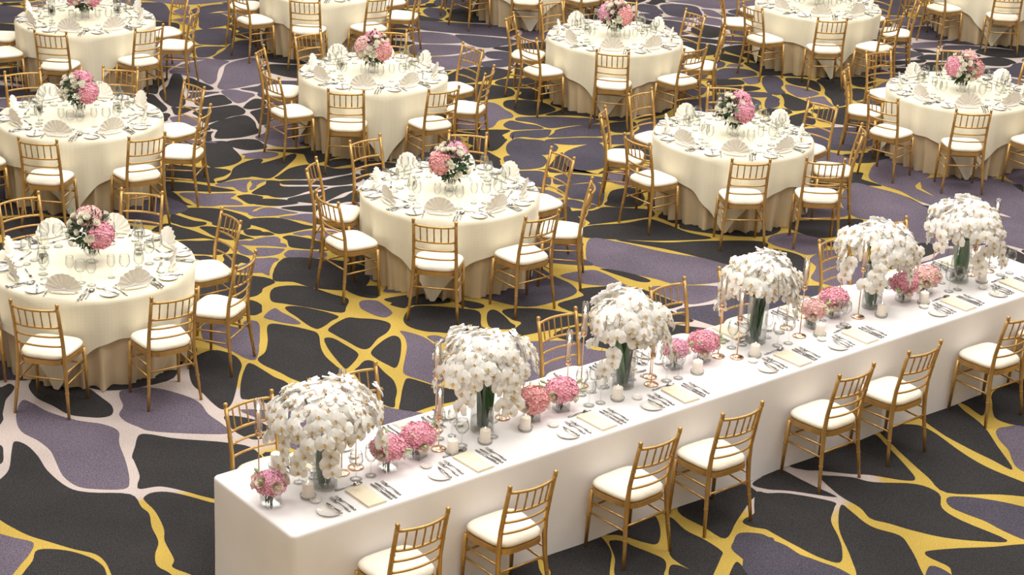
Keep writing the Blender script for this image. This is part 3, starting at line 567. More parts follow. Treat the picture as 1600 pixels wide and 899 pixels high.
K 632,2106 613,2133 576,2141 511,2168 467,2157 439,2151 428,2123 466,2107 489,2087 570,2083 600,2087
P 205,2844 168,2855 134,2876 69,2852 45,2828 27,2793 49,2771 71,2749 136,2755 177,2787 195,2811
P 761,2984 737,3005 696,3011 631,3004 616,2973 598,2948 602,2918 634,2903 695,2901 735,2929 768,2953
P 474,1562 474,1588 432,1592 350,1588 318,1568 278,1544 299,1514 312,1491 380,1487 446,1515 484,1532
K 216,1437 206,1456 181,1463 117,1473 84,1461 56,1458 36,1436 68,1419 106,1407 176,1411 202,1423
K -403,1928 -422,1954 -454,1973 -533,1978 -575,1958 -595,1933 -595,1901 -559,1888 -520,1863 -454,1882 -420,1898
K -394,2795 -405,2811 -418,2829 -477,2837 -501,2814 -518,2802 -524,2782 -505,2768 -471,2745 -413,2762 -408,2782
K 879,2841 856,2855 836,2868 775,2876 738,2861 722,2840 735,2821 741,2800 789,2785 841,2804 873,2814
D 512,2580 492,2609 472,2629 397,2652 346,2643 315,2637 285,2609 318,2575 371,2565 462,2547 499,2557
K 90,2999 44,3010 30,3010 21,3009 9,3010 -50,3003 -37,2985 -31,2970 6,2946 72,2964 78,2982
K -440,2153 -458,2170 -479,2180 -545,2199 -589,2183 -608,2171 -625,2142 -595,2125 -549,2115 -482,2125 -444,2130
P -445,2653 -459,2684 -488,2706 -569,2711 -598,2675 -617,2653 -593,2633 -577,2620 -551,2581 -477,2598 -469,2628
D 295,3003 230,3011 217,3010 201,3012 181,3011 108,3001 113,2964 148,2955 194,2944 257,2961 282,2974
D 600,1994 592,2012 580,2024 528,2040 482,2032 461,2022 451,1999 475,1984 499,1971 564,1975 577,1989
K 309,2733 301,2760 258,2760 171,2754 149,2730 127,2705 125,2683 158,2678 208,2669 269,2696 293,2710
K 448,2375 436,2410 397,2426 316,2434 271,2418 260,2398 272,2378 287,2362 307,2335 391,2338 416,2352
P -197,2904 -194,2924 -242,2916 -325,2902 -361,2885 -371,2864 -389,2834 -342,2834 -290,2830 -228,2861 -209,2880
D 848,3011 846,3011 845,3012 837,3012 831,3011 756,2997 773,2970 796,2956 851,2949 900,2967 918,2997
K -349,1642 -368,1654 -388,1657 -457,1662 -483,1650 -512,1638 -492,1621 -475,1615 -445,1597 -385,1619 -356,1623
P 361,1946 346,1973 306,1984 235,1976 206,1952 187,1928 213,1910 234,1901 272,1874 322,1900 354,1914
K 776,2531 763,2551 734,2565 655,2562 618,2540 603,2517 607,2491 631,2477 685,2459 742,2490 772,2503
K -307,1413 -316,1427 -348,1434 -407,1405 -427,1395 -439,1376 -434,1358 -411,1357 -353,1359 -327,1381 -312,1394
P 326,1765 331,1786 307,1809 240,1829 194,1815 175,1808 152,1791 176,1770 210,1752 281,1752 297,1759
P -61,1941 -66,1970 -114,1995 -169,1969 -177,1941 -191,1924 -188,1897 -158,1877 -104,1875 -69,1898 -61,1920
K 390,2833 392,2848 359,2851 297,2864 266,2853 239,2846 246,2825 259,2815 298,2805 368,2804 394,2815
P -529,2497 -524,2515 -558,2526 -628,2504 -654,2491 -671,2465 -655,2452 -641,2444 -584,2440 -546,2469 -524,2483
K 65,1715 55,1747 43,1777 -42,1786 -91,1771 -131,1760 -132,1717 -103,1697 -62,1678 20,1676 58,1688
K 736,2797 729,2806 721,2830 652,2797 621,2783 605,2758 611,2733 646,2734 706,2734 739,2770 759,2787
K -308,2711 -324,2727 -340,2743 -415,2755 -458,2740 -484,2727 -477,2706 -458,2693 -417,2688 -341,2693 -301,2694
P 567,3008 563,3011 559,3012 551,3012 549,3011 470,3004 475,2970 495,2943 558,2924 605,2965 617,2988
P 90,1407 68,1411 50,1427 -18,1412 -51,1390 -42,1367 -45,1345 -27,1328 39,1335 86,1361 116,1389
K -729,2597 -709,2617 -740,2633 -804,2662 -861,2649 -865,2624 -864,2604 -856,2585 -833,2557 -738,2553 -733,2580
K -11,2167 -35,2182 -71,2178 -144,2150 -184,2132 -188,2101 -177,2078 -146,2075 -86,2080 -45,2113 -10,2138
D -661,2811 -676,2832 -718,2838 -788,2819 -814,2796 -816,2775 -798,2766 -783,2758 -733,2747 -696,2769 -662,2781
D 205,1361 193,1377 166,1403 109,1379 93,1354 84,1329 97,1305 125,1291 185,1275 214,1317 232,1343
D 299,1497 291,1515 280,1529 213,1557 186,1530 174,1520 142,1503 163,1479 200,1463 283,1461 307,1477
D 752,2361 739,2385 710,2402 646,2398 627,2373 590,2359 598,2335 629,2323 665,2299 726,2312 745,2335
D 557,2683 579,2708 557,2737 485,2761 448,2727 435,2710 417,2692 420,2669 454,2642 539,2634 543,2668
K -447,2394 -456,2409 -489,2412 -559,2422 -585,2404 -601,2395 -607,2376 -588,2363 -551,2354 -479,2364 -448,2371
K 117,2339 92,2357 78,2368 42,2400 -3,2381 -15,2369 -39,2352 -12,2333 -2,2305 76,2294 108,2314
K 173,2659 147,2671 110,2688 62,2664 36,2644 31,2621 53,2607 81,2600 131,2588 152,2618 160,2635
D 37,2813 13,2824 -21,2821 -100,2811 -148,2795 -127,2771 -158,2738 -119,2731 -62,2729 -3,2761 30,2779
D 52,1553 38,1569 14,1597 -35,1584 -60,1564 -60,1541 -60,1518 -25,1510 13,1495 44,1516 57,1534
P 855,2725 856,2756 818,2769 755,2770 726,2748 702,2728 718,2704 747,2697 779,2671 838,2682 846,2707
D 631,2589 611,2593 575,2583 504,2554 476,2535 505,2524 513,2517 518,2513 558,2497 603,2531 646,2561
K -337,1870 -342,1880 -355,1893 -426,1886 -439,1870 -461,1859 -463,1839 -437,1831 -395,1813 -349,1842 -332,1856
D 175,2938 146,2951 117,2956 55,2955 22,2943 -9,2918 11,2888 34,2875 88,2856 155,2876 177,2903
K -493,2852 -496,2878 -537,2896 -608,2870 -638,2846 -657,2819 -644,2787 -610,2782 -552,2779 -516,2812 -497,2831
K -584,2197 -600,2210 -632,2211 -689,2203 -719,2194 -724,2176 -720,2160 -708,2146 -646,2141 -618,2172 -599,2181
P -4,1050 -21,1070 -60,1079 -142,1070 -146,1035 -157,1014 -185,977 -146,958 -85,959 -31,990 9,1017
D -190,2131 -207,2147 -231,2163 -298,2155 -308,2132 -327,2117 -305,2106 -301,2090 -264,2057 -207,2084 -193,2106
P -47,1251 -51,1274 -86,1284 -133,1306 -155,1274 -199,1270 -172,1249 -164,1235 -145,1206 -84,1218 -65,1236
K 181,2132 162,2154 116,2159 49,2135 35,2111 48,2093 29,2066 67,2070 113,2056 155,2081 171,2102
P 529,2229 520,2246 518,2264 462,2281 439,2255 433,2244 421,2237 432,2228 439,2204 501,2206 532,2212
P -436,2044 -434,2061 -437,2084 -519,2098 -536,2063 -543,2052 -609,2019 -558,1997 -510,1984 -439,2007 -425,2024
D 706,2209 684,2227 647,2247 590,2217 559,2196 544,2165 576,2146 604,2145 651,2136 689,2158 703,2178
D -673,2527 -706,2527 -723,2536 -795,2533 -824,2516 -823,2494 -819,2477 -806,2463 -755,2454 -703,2476 -661,2493
K 187,2507 187,2520 178,2537 101,2539 94,2513 80,2504 47,2482 77,2469 121,2450 185,2478 192,2494
P 503,1451 505,1475 475,1486 400,1485 366,1470 357,1453 384,1442 387,1432 411,1408 470,1423 496,1432
K -149,2417 -136,2428 -147,2441 -192,2474 -234,2449 -251,2439 -270,2422 -246,2403 -229,2385 -157,2382 -153,2406
P -405,2572 -435,2573 -447,2582 -505,2580 -548,2564 -560,2537 -535,2526 -511,2519 -461,2507 -408,2538 -396,2557
K -232,2362 -231,2383 -261,2402 -329,2424 -381,2415 -387,2400 -368,2382 -370,2368 -358,2343 -278,2347 -262,2357
K -447,1801 -450,1832 -492,1841 -565,1866 -612,1852 -618,1832 -611,1814 -606,1802 -590,1777 -506,1782 -468,1784
P -9,2066 -16,2079 -38,2109 -96,2073 -131,2053 -97,2036 -99,2021 -94,1999 -36,2004 -23,2038 -8,2051
D 285,2157 279,2173 252,2194 203,2158 178,2145 188,2128 177,2104 197,2088 256,2092 278,2125 280,2140
P -177,1968 -160,1989 -186,1999 -260,2010 -279,1981 -274,1965 -276,1951 -282,1932 -246,1905 -188,1938 -182,1953
P -281,1565 -295,1578 -301,1592 -342,1628 -396,1607 -401,1585 -404,1570 -390,1555 -373,1531 -304,1527 -279,1545
P -624,2656 -637,2682 -657,2700 -709,2717 -735,2697 -743,2689 -763,2683 -788,2662 -749,2644 -684,2642 -651,2646
K -255,1355 -250,1378 -282,1402 -323,1375 -336,1361 -347,1352 -368,1333 -345,1317 -306,1292 -262,1314 -257,1339
K -350,2899 -370,2914 -402,2926 -460,2908 -490,2888 -491,2865 -485,2845 -456,2839 -399,2834 -376,2866 -371,2877
K -637,2313 -640,2335 -656,2363 -715,2365 -767,2357 -771,2323 -763,2304 -755,2286 -723,2263 -672,2276 -669,2301
K 819,2608 825,2627 805,2634 733,2631 717,2617 683,2608 655,2584 685,2569 741,2568 810,2582 819,2598
P -31,2966 -43,2977 -49,2991 -89,3006 -114,2998 -143,2992 -160,2968 -144,2950 -116,2927 -39,2920 -2,2938
P 510,1638 470,1652 457,1662 416,1688 396,1663 390,1654 376,1643 368,1624 396,1596 468,1604 507,1617
P 635,1926 638,1959 595,1987 545,1962 523,1941 520,1922 523,1902 537,1875 589,1863 621,1894 627,1911
K -104,2698 -80,2709 -104,2716 -184,2714 -210,2703 -254,2696 -264,2670 -227,2665 -177,2664 -115,2677 -110,2686
K 305,2868 291,2898 261,2899 205,2908 178,2893 157,2882 168,2868 180,2856 207,2844 256,2855 269,2861
K -215,1511 -207,1527 -226,1538 -280,1536 -301,1524 -323,1515 -301,1503 -293,1497 -282,1466 -227,1487 -216,1499
P 724,2863 702,2877 669,2893 619,2880 595,2860 610,2841 617,2829 625,2809 669,2814 700,2828 718,2840
P 367,1617 342,1623 335,1638 302,1670 276,1644 279,1624 276,1611 272,1588 308,1570 343,1593 386,1596
D 254,2312 255,2337 221,2346 165,2335 146,2316 131,2298 133,2274 160,2259 215,2241 236,2284 240,2298
D -577,1963 -561,1967 -544,1983 -615,2011 -663,1998 -665,1979 -659,1966 -655,1957 -642,1943 -585,1949 -585,1957
K -406,1583 -415,1599 -456,1591 -515,1587 -532,1569 -531,1552 -527,1539 -516,1529 -472,1522 -424,1546 -404,1560
P 357,2690 339,2703 298,2703 245,2674 203,2659 236,2644 248,2634 256,2625 292,2626 319,2644 362,2658
K -391,1416 -376,1432 -400,1442 -444,1468 -493,1455 -494,1435 -491,1423 -486,1415 -476,1396 -416,1405 -407,1415
K 672,2061 673,2085 636,2094 566,2068 562,2048 569,2036 583,2031 589,2026 630,2012 659,2034 667,2046
K 141,1508 149,1517 138,1527 105,1553 61,1543 63,1528 56,1520 40,1502 71,1482 154,1478 137,1502
P 774,2440 780,2461 758,2490 697,2458 678,2443 663,2430 653,2404 693,2407 728,2398 764,2415 771,2428
D 472,2843 493,2857 482,2869 437,2872 393,2874 396,2852 400,2838 397,2822 432,2821 469,2813 470,2831
D -273,2567 -283,2588 -330,2580 -394,2573 -393,2547 -414,2527 -393,2515 -392,2499 -348,2500 -284,2510 -259,2538
P -381,2241 -408,2246 -411,2276 -464,2242 -503,2236 -528,2212 -498,2196 -479,2187 -437,2152 -416,2209 -411,2223
D 516,2435 507,2439 509,2451 437,2435 426,2420 443,2413 447,2407 449,2403 471,2378 519,2410 526,2424
D 517,2307 470,2317 462,2327 435,2356 407,2337 393,2330 369,2312 372,2293 426,2298 460,2285 512,2274
P 858,2942 816,2947 792,2948 759,2940 748,2928 722,2916 696,2888 726,2867 780,2880 831,2886 860,2910
K 201,1958 198,1967 177,1973 132,1973 108,1963 100,1949 101,1934 111,1918 160,1912 185,1937 190,1947
P 75,2462 64,2468 50,2472 -14,2483 -5,2454 -2,2441 -3,2426 -10,2405 46,2407 94,2433 99,2452
K -139,2507 -142,2514 -143,2523 -179,2548 -218,2541 -253,2547 -258,2521 -253,2497 -212,2483 -140,2478 -107,2484
D -495,2752 -506,2757 -514,2771 -570,2769 -567,2749 -567,2743 -587,2723 -565,2717 -513,2713 -487,2737 -484,2746
K 608,1829 608,1839 604,1857 560,1865 534,1854 537,1842 534,1832 528,1823 527,1787 597,1796 605,1818
D 335,2518 367,2541 344,2561 281,2574 279,2530 275,2521 272,2514 278,2506 283,2473 318,2500 326,2509
P -148,2268 -147,2277 -139,2295 -195,2293 -220,2279 -267,2270 -264,2250 -225,2242 -192,2225 -145,2247 -147,2259
K 457,2102 430,2116 422,2125 408,2167 368,2146 341,2137 347,2116 344,2093 378,2078 432,2054 463,2078
K 314,1318 291,1330 270,1344 220,1317 216,1305 208,1295 191,1283 196,1266 246,1266 278,1288 285,1299
K 585,2363 598,2376 584,2385 529,2382 518,2370 509,2363 482,2353 514,2350 522,2317 594,2336 581,2355
K -477,1661 -447,1675 -469,1695 -517,1706 -575,1710 -573,1680 -567,1667 -562,1659 -552,1639 -505,1648 -491,1656
K -304,1793 -294,1806 -297,1825 -364,1830 -387,1810 -442,1819 -430,1794 -375,1792 -367,1785 -329,1785 -302,1780
D -333,1683 -323,1686 -316,1709 -364,1747 -414,1723 -436,1715 -462,1698 -440,1668 -394,1666 -336,1652 -333,1672
D 59,1631 59,1640 62,1659 2,1667 -17,1645 -11,1634 -11,1624 -12,1614 15,1605 72,1600 60,1622
P -319,2795 -295,2815 -313,2828 -397,2823 -391,2794 -395,2784 -402,2769 -405,2756 -363,2752 -333,2778 -327,2785
K 143,1179 148,1198 116,1199 79,1206 65,1189 65,1176 55,1165 42,1134 93,1131 118,1156 128,1165
K -35,2517 -34,2529 -33,2553 -102,2553 -102,2521 -102,2507 -107,2492 -97,2484 -66,2480 -22,2488 -24,2506
K 325,2789 271,2805 254,2810 216,2839 203,2808 200,2801 190,2793 172,2773 205,2759 263,2764 297,2766
K 258,1722 247,1745 205,1747 161,1771 140,1743 146,1732 152,1724 159,1721 163,1707 211,1695 243,1700
P 521,1945 523,1964 493,1965 470,1980 417,1993 439,1962 443,1949 446,1937 453,1911 507,1911 511,1933
K 589,1755 584,1766 576,1790 517,1754 517,1742 513,1731 511,1722 500,1703 562,1697 579,1733 583,1740
D -363,1321 -371,1335 -389,1351 -448,1352 -456,1323 -456,1312 -454,1303 -447,1288 -406,1260 -390,1300 -368,1304
K 329,1842 333,1849 340,1860 288,1871 244,1865 235,1852 235,1835 262,1830 290,1824 328,1828 329,1835
D 731,2274 729,2285 724,2312 650,2292 653,2273 657,2266 656,2258 654,2248 698,2225 721,2258 726,2264
K 559,1657 563,1668 561,1690 518,1699 485,1692 490,1675 492,1667 486,1655 506,1646 543,1632 556,1648
D 190,1001 158,1033 125,1044 69,1031 30,1036 15,1025 0,1006 -1,979 53,965 108,973 145,977
P -231,1460 -247,1471 -278,1460 -322,1465 -357,1450 -317,1435 -310,1427 -303,1421 -281,1407 -258,1427 -224,1439
K -593,2356 -595,2362 -603,2364 -643,2368 -642,2359 -638,2351 -637,2344 -632,2339 -599,2320 -566,2342 -566,2354
P 365,1062 310,1054 281,1050 226,1051 183,1034 187,1004 210,987 236,983 270,987 326,993 367,1023
D 564,2036 564,2071 529,2083 470,2096 460,2071 465,2067 457,2063 447,2056 447,2043 503,2046 513,2044
K -120,1676 -96,1685 -108,1694 -164,1708 -164,1685 -166,1681 -171,1676 -179,1669 -164,1663 -132,1671 -130,1676
K 66,1479 57,1480 51,1485 22,1493 -7,1486 1,1466 9,1458 -6,1425 47,1456 63,1466 99,1473
D 123,2714 135,2723 158,2750 107,2744 84,2741 32,2748 65,2717 68,2707 74,2678 117,2695 119,2708
K -815,2805 -800,2816 -789,2843 -859,2835 -863,2809 -864,2805 -864,2798 -862,2795 -856,2766 -823,2788 -822,2797
K -204,994 -240,1006 -274,1004 -308,998 -345,992 -347,970 -341,947 -315,937 -284,938 -251,942 -198,958
K -335,1954 -340,1964 -363,1959 -414,1971 -406,1951 -406,1945 -400,1942 -403,1936 -395,1902 -342,1931 -348,1943
P -641,2215 -622,2234 -652,2248 -700,2259 -742,2262 -745,2239 -739,2229 -739,2222 -729,2203 -682,2208 -668,2214
D -432,2343 -433,2352 -430,2362 -474,2358 -498,2354 -548,2348 -549,2325 -507,2325 -472,2318 -422,2321 -425,2335
K 60,2147 81,2164 57,2173 21,2174 -8,2172 0,2157 0,2148 -4,2135 13,2124 39,2139 47,2142
K 360,2307 371,2329 340,2325 284,2339 290,2307 298,2292 297,2278 319,2282 337,2280 368,2283 360,2298
D 487,1391 487,1415 452,1414 422,1403 390,1397 421,1382 423,1378 417,1357 466,1333 482,1373 484,1381
P 572,2611 567,2618 564,2629 538,2626 502,2630 493,2618 508,2603 513,2593 530,2572 567,2588 590,2596
D 904,2903 901,2912 897,2936 852,2891 838,2888 832,2878 841,2872 846,2873 876,2844 897,2885 899,2892
D 381,2904 381,2910 374,2923 318,2904 296,2887 302,2877 321,2871 327,2866 361,2856 402,2881 391,2899
K 626,2900 616,2901 608,2904 566,2923 569,2901 568,2887 541,2866 573,2874 599,2871 618,2887 641,2893
D -613,2126 -619,2129 -623,2134 -666,2135 -704,2126 -701,2101 -695,2088 -685,2071 -621,2096 -592,2116 -606,2124
K -18,1887 -19,1894 -20,1903 -48,1939 -57,1902 -60,1896 -69,1890 -99,1870 -54,1872 -6,1852 -17,1878
K 610,2730 598,2737 600,2747 574,2750 560,2746 561,2741 567,2735 575,2731 578,2717 609,2714 654,2712
K -155,2949 -162,2956 -163,2966 -190,2978 -218,2979 -239,2967 -273,2940 -242,2923 -193,2932 -152,2923 -139,2934
P 58,2854 47,2862 37,2865 8,2870 1,2860 -5,2857 -74,2838 -39,2826 8,2833 53,2841 60,2846
K -99,2214 -86,2235 -117,2228 -146,2237 -172,2227 -155,2211 -143,2203 -136,2196 -116,2169 -102,2195 -100,2206
K -272,2672 -270,2679 -259,2697 -308,2686 -339,2685 -375,2674 -378,2648 -338,2647 -299,2649 -253,2651 -266,2664
D 52,1101 63,1113 56,1126 18,1119 6,1110 1,1103 -16,1094 -27,1079 2,1051 39,1089 39,1096
D -514,2448 -514,2455 -517,2460 -542,2461 -552,2454 -560,2446 -596,2426 -551,2430 -527,2427 -499,2432 -508,2440
K 464,1306 459,1316 460,1336 421,1351 412,1321 412,1314 408,1307 411,1299 411,1254 458,1288 458,1300
K -501,1618 -504,1623 -512,1634 -552,1635 -551,1612 -546,1605 -546,1602 -539,1586 -503,1591 -472,1602 -492,1616
K -186,2845 -203,2853 -215,2863 -235,2849 -249,2841 -280,2834 -288,2808 -245,2811 -219,2819 -192,2824 -154,2831
K 15,1219 -6,1231 -9,1239 -40,1285 -49,1241 -49,1238 -57,1233 -72,1219 -58,1199 -11,1217 16,1213
D 315,2460 316,2465 312,2470 291,2470 267,2467 259,2453 266,2443 263,2427 304,2434 362,2437 323,2457
K -89,1190 -77,1211 -117,1203 -171,1203 -160,1182 -157,1174 -154,1169 -154,1160 -128,1161 -115,1175 -105,1179
K 464,2979 465,2985 474,3001 431,3005 435,2984 435,2978 435,2971 426,2964 441,2958 485,2952 465,2972
D -408,1996 -410,2002 -416,2006 -437,1998 -459,1995 -491,1980 -457,1977 -443,1978 -428,1962 -399,1977 -401,1990
K 376,1710 375,1722 368,1748 325,1708 314,1701 302,1693 297,1681 312,1676 338,1677 347,1694 363,1697
K 601,2422 599,2433 582,2445 555,2447 550,2430 547,2422 528,2418 513,2395 551,2392 578,2397 584,2413
D 485,2173 493,2183 476,2195 424,2203 411,2184 400,2180 411,2173 415,2169 421,2162 454,2159 465,2165
P -68,1535 -67,1541 -64,1548 -122,1565 -125,1542 -116,1535 -112,1531 -109,1528 -109,1513 -66,1523 -69,1530
K 515,1502 520,1507 513,1522 481,1526 471,1516 466,1515 456,1513 429,1503 457,1491 501,1488 517,1494
K -278,2264 -267,2284 -296,2285 -320,2274 -323,2263 -325,2256 -316,2252 -316,2243 -297,2236 -262,2237 -276,2256
K -652,2842 -643,2850 -620,2862 -670,2874 -693,2874 -704,2870 -733,2855 -707,2841 -680,2841 -654,2835 -653,2836
K -568,2535 -565,2541 -560,2556 -598,2560 -607,2548 -612,2546 -628,2537 -659,2516 -618,2514 -576,2527 -565,2526
D 435,1214 439,1221 435,1244 384,1223 379,1213 385,1202 388,1201 389,1200 401,1155 429,1202 436,1210
D 453,1710 446,1713 443,1716 419,1724 421,1713 417,1708 414,1701 406,1698 426,1694 452,1702 450,1707
K -16,1977 -18,1984 -12,2004 -70,1991 -66,1974 -55,1967 -55,1957 -57,1951 -28,1924 -13,1964 -15,1971
K -387,1244 -389,1247 -388,1257 -436,1264 -435,1237 -431,1230 -429,1226 -426,1223 -405,1175 -381,1231 -385,1239
K 546,1596 539,1611 523,1636 474,1603 484,1586 486,1582 483,1574 481,1560 523,1545 534,1576 538,1581
P -355,1137 -356,1142 -349,1156 -388,1197 -403,1151 -403,1138 -399,1131 -398,1128 -388,1105 -352,1119 -359,1134
K -599,2688 -595,2695 -576,2707 -613,2706 -626,2703 -635,2701 -639,2692 -632,2685 -624,2676 -602,2678 -601,2683
P -353,2454 -365,2459 -367,2463 -383,2492 -406,2473 -393,2462 -390,2459 -385,2455 -384,2445 -344,2431 -326,2435
D 225,1245 235,1257 219,1259 185,1251 186,1245 185,1240 185,1235 178,1229 205,1218 219,1234 220,1241
P 20,1810 2,1812 -5,1835 -19,1811 -23,1805 -29,1799 -31,1787 -19,1791 5,1786 46,1783 37,1801
K -337,1086 -343,1090 -347,1098 -381,1104 -384,1084 -383,1077 -381,1070 -373,1068 -347,1032 -345,1077 -340,1081
P 233,2542 235,2547 232,2550 215,2563 194,2560 191,2556 187,2550 202,2546 213,2543 239,2531 244,2532
P -384,2670 -378,2683 -404,2683 -454,2681 -445,2668 -439,2661 -439,2656 -441,2650 -416,2641 -388,2652 -385,2662
K -196,1896 -196,1899 -195,1909 -220,1909 -234,1902 -268,1894 -228,1886 -224,1882 -213,1853 -188,1882 -188,1891
K 327,1336 335,1338 343,1344 311,1355 292,1350 287,1348 281,1344 292,1336 305,1333 326,1331 327,1333
K 412,1982 412,1986 407,1989 391,1990 385,1986 384,1984 381,1979 352,1966 367,1940 422,1966 420,1976
D 647,1983 652,1991 644,2004 612,2012 605,1998 603,1998 599,1990 606,1987 612,1984 640,1972 647,1982
K 61,2289 41,2290 31,2294 -4,2296 -4,2288 -4,2285 -1,2281 -14,2272 4,2261 35,2279 82,2284
K -88,1857 -92,1866 -114,1867 -164,1874 -169,1855 -163,1847 -157,1844 -161,1837 -150,1808 -116,1842 -107,1846
D -260,2919 -275,2948 -308,2958 -347,2945 -368,2945 -391,2929 -374,2919 -362,2916 -350,2902 -327,2912 -305,2910
P 556,2469 566,2477 557,2490 522,2477 521,2470 515,2466 509,2465 500,2460 518,2449 552,2458 553,2465
D -554,1877 -571,1886 -588,1891 -630,1929 -633,1882 -631,1870 -626,1865 -622,1858 -602,1860 -589,1869 -577,1870
P 452,2021 461,2027 465,2036 427,2036 426,2023 418,2017 409,2011 393,1995 431,1999 450,2013 451,2016
D 282,1570 280,1574 275,1576 258,1574 194,1572 241,1555 252,1551 260,1550 281,1546 291,1561 292,1568
K 363,1891 364,1896 365,1909 336,1904 331,1894 320,1893 303,1883 312,1873 338,1869 380,1866 363,1885
K -460,1479 -465,1482 -470,1485 -479,1497 -506,1499 -507,1487 -508,1484 -507,1474 -496,1466 -467,1466 -453,1470
K 410,2672 406,2679 404,2688 385,2689 360,2699 369,2681 368,2674 369,2667 371,2655 390,2658 422,2652
K 86,1863 52,1872 52,1877 47,1932 32,1878 30,1873 21,1870 31,1868 34,1862 45,1861 53,1865
P -123,2650 -122,2653 -118,2670 -160,2663 -193,2655 -159,2646 -151,2645 -148,2642 -139,2634 -124,2640 -122,2645
D 224,2474 229,2488 198,2482 183,2472 171,2464 152,2457 161,2449 175,2449 192,2444 202,2458 211,2463
P -108,2814 -69,2822 -84,2840 -153,2844 -151,2826 -152,2825 -169,2820 -167,2812 -156,2804 -122,2810 -122,2814
K 300,2097 308,2103 291,2098 273,2098 269,2093 264,2090 253,2081 264,2079 278,2073 295,2082 293,2088
D -413,2303 -413,2306 -416,2309 -454,2312 -443,2302 -435,2296 -434,2289 -435,2287 -422,2279 -411,2294 -401,2302
P -435,2418 -433,2422 -438,2443 -461,2425 -455,2416 -450,2414 -448,2412 -445,2411 -425,2375 -434,2410 -431,2415
K 410,2553 392,2551 388,2557 366,2561 369,2549 374,2543 371,2544 368,2528 387,2535 417,2535 460,2546
P -251,1877 -253,1886 -266,1889 -288,1877 -285,1872 -284,1867 -285,1862 -285,1862 -276,1862 -263,1865 -257,1868
K 100,2979 99,2986 105,2989 98,2998 89,2989 90,2984 85,2981 81,2977 82,2965 108,2964 104,2976
K -356,2036 -358,2035 -360,2035 -375,2037 -376,2033 -383,2031 -391,2032 -389,2024 -379,2002 -362,2034 -357,2035
K -511,1778 -547,1775 -561,1772 -583,1777 -591,1772 -596,1766 -595,1762 -597,1756 -579,1727 -553,1756 -547,1762
D 226,2915 225,2923 232,2935 186,2939 178,2931 182,2931 182,2923 182,2916 174,2912 206,2917 225,2911
D 871,2781 871,2790 866,2801 839,2799 830,2791 820,2789 787,2776 819,2773 842,2767 860,2776 863,2775
D -125,1091 -130,1093 -131,1100 -156,1104 -156,1091 -151,1088 -151,1083 -149,1079 -127,1073 -93,1081 -113,1090
D -534,2093 -529,2096 -518,2108 -562,2108 -602,2104 -563,2091 -558,2087 -555,2084 -549,2078 -535,2087 -535,2089
P -776,2540 -749,2551 -786,2549 -807,2548 -824,2553 -832,2554 -839,2544 -834,2537 -828,2527 -800,2534 -797,2541
D 25,2617 25,2620 20,2632 6,2622 2,2621 -47,2614 -44,2585 0,2599 21,2605 36,2606 29,2614
D 686,2114 686,2124 679,2148 631,2120 640,2112 638,2109 639,2107 630,2098 653,2094 676,2100 683,2106
D 152,2564 151,2573 156,2586 101,2573 105,2561 105,2557 107,2553 105,2550 117,2547 171,2540 154,2557
P -444,2457 -445,2459 -448,2463 -454,2502 -469,2472 -467,2466 -466,2462 -466,2458 -465,2450 -439,2448 -441,2456
D 314,3007 316,3000 319,3009 307,3006 294,2999 303,2995 295,2984 289,2979 315,2988 344,2992 330,3008
K 358,1470 362,1475 359,1481 343,1479 322,1487 315,1479 302,1466 309,1456 338,1458 354,1454 354,1465
K 471,2363 465,2369 461,2374 448,2367 446,2362 442,2362 445,2360 446,2358 452,2352 478,2348 474,2357
P -259,2041 -259,2043 -259,2045 -282,2066 -285,2052 -280,2048 -278,2045 -274,2041 -274,2037 -256,2035 -261,2038
K -420,2110 -419,2115 -418,2148 -457,2121 -499,2112 -464,2098 -450,2095 -441,2093 -418,2080 -419,2103 -420,2107
D 145,1793 145,1788 149,1811 131,1788 132,1782 130,1775 125,1773 128,1772 144,1757 154,1778 151,1786
K 412,1159 396,1152 395,1155 378,1154 376,1148 376,1144 376,1141 374,1136 393,1090 412,1139 415,1145
P 399,1080 396,1088 384,1095 363,1083 360,1076 359,1068 366,1068 369,1065 384,1048 393,1065 399,1071
D -179,1001 -173,1004 -165,1011 -189,1018 -201,1011 -204,1010 -223,1006 -204,998 -197,994 -181,994 -180,997
K 77,1328 82,1337 88,1352 58,1338 50,1333 46,1331 -28,1321 24,1315 51,1314 79,1310 84,1319
K -550,2571 -540,2576 -556,2578 -576,2597 -580,2581 -583,2579 -584,2575 -588,2570 -577,2564 -557,2567 -551,2568
K 125,2301 134,2313 143,2336 103,2299 87,2298 80,2292 85,2286 86,2278 118,2278 125,2295 125,2299
K 559,2202 560,2213 545,2222 530,2201 515,2203 491,2192 501,2171 523,2174 543,2171 546,2189 550,2195
D 300,2583 293,2588 295,2591 273,2604 279,2592 280,2590 281,2588 281,2586 283,2580 306,2583 304,2581
K -590,2409 -577,2420 -594,2421 -627,2436 -616,2413 -614,2411 -613,2407 -614,2404 -617,2378 -596,2406 -592,2408
K -759,2444 -701,2471 -761,2447 -801,2460 -804,2440 -803,2434 -803,2429 -798,2426 -783,2403 -769,2435 -761,2438
K 893,2938 911,2940 912,2960 875,2952 865,2947 864,2944 867,2941 867,2939 867,2926 888,2937 889,2939
D -364,1454 -363,1446 -360,1461 -391,1460 -413,1455 -400,1447 -390,1445 -388,1443 -382,1441 -359,1437 -358,1445
D -349,2096 -348,2099 -349,2101 -367,2098 -372,2096 -382,2095 -381,2089 -379,2086 -378,2067 -353,2093 -350,2094
K 807,2550 808,2560 801,2570 781,2571 768,2565 760,2564 755,2562 769,2556 770,2549 795,2534 805,2545
K -396,1549 -397,1552 -401,1555 -413,1547 -416,1545 -417,1543 -425,1537 -436,1527 -406,1537 -388,1540 -393,1545
K -124,2574 -125,2579 -120,2580 -131,2580 -138,2574 -138,2566 -158,2556 -160,2547 -123,2559 -120,2571 -122,2570
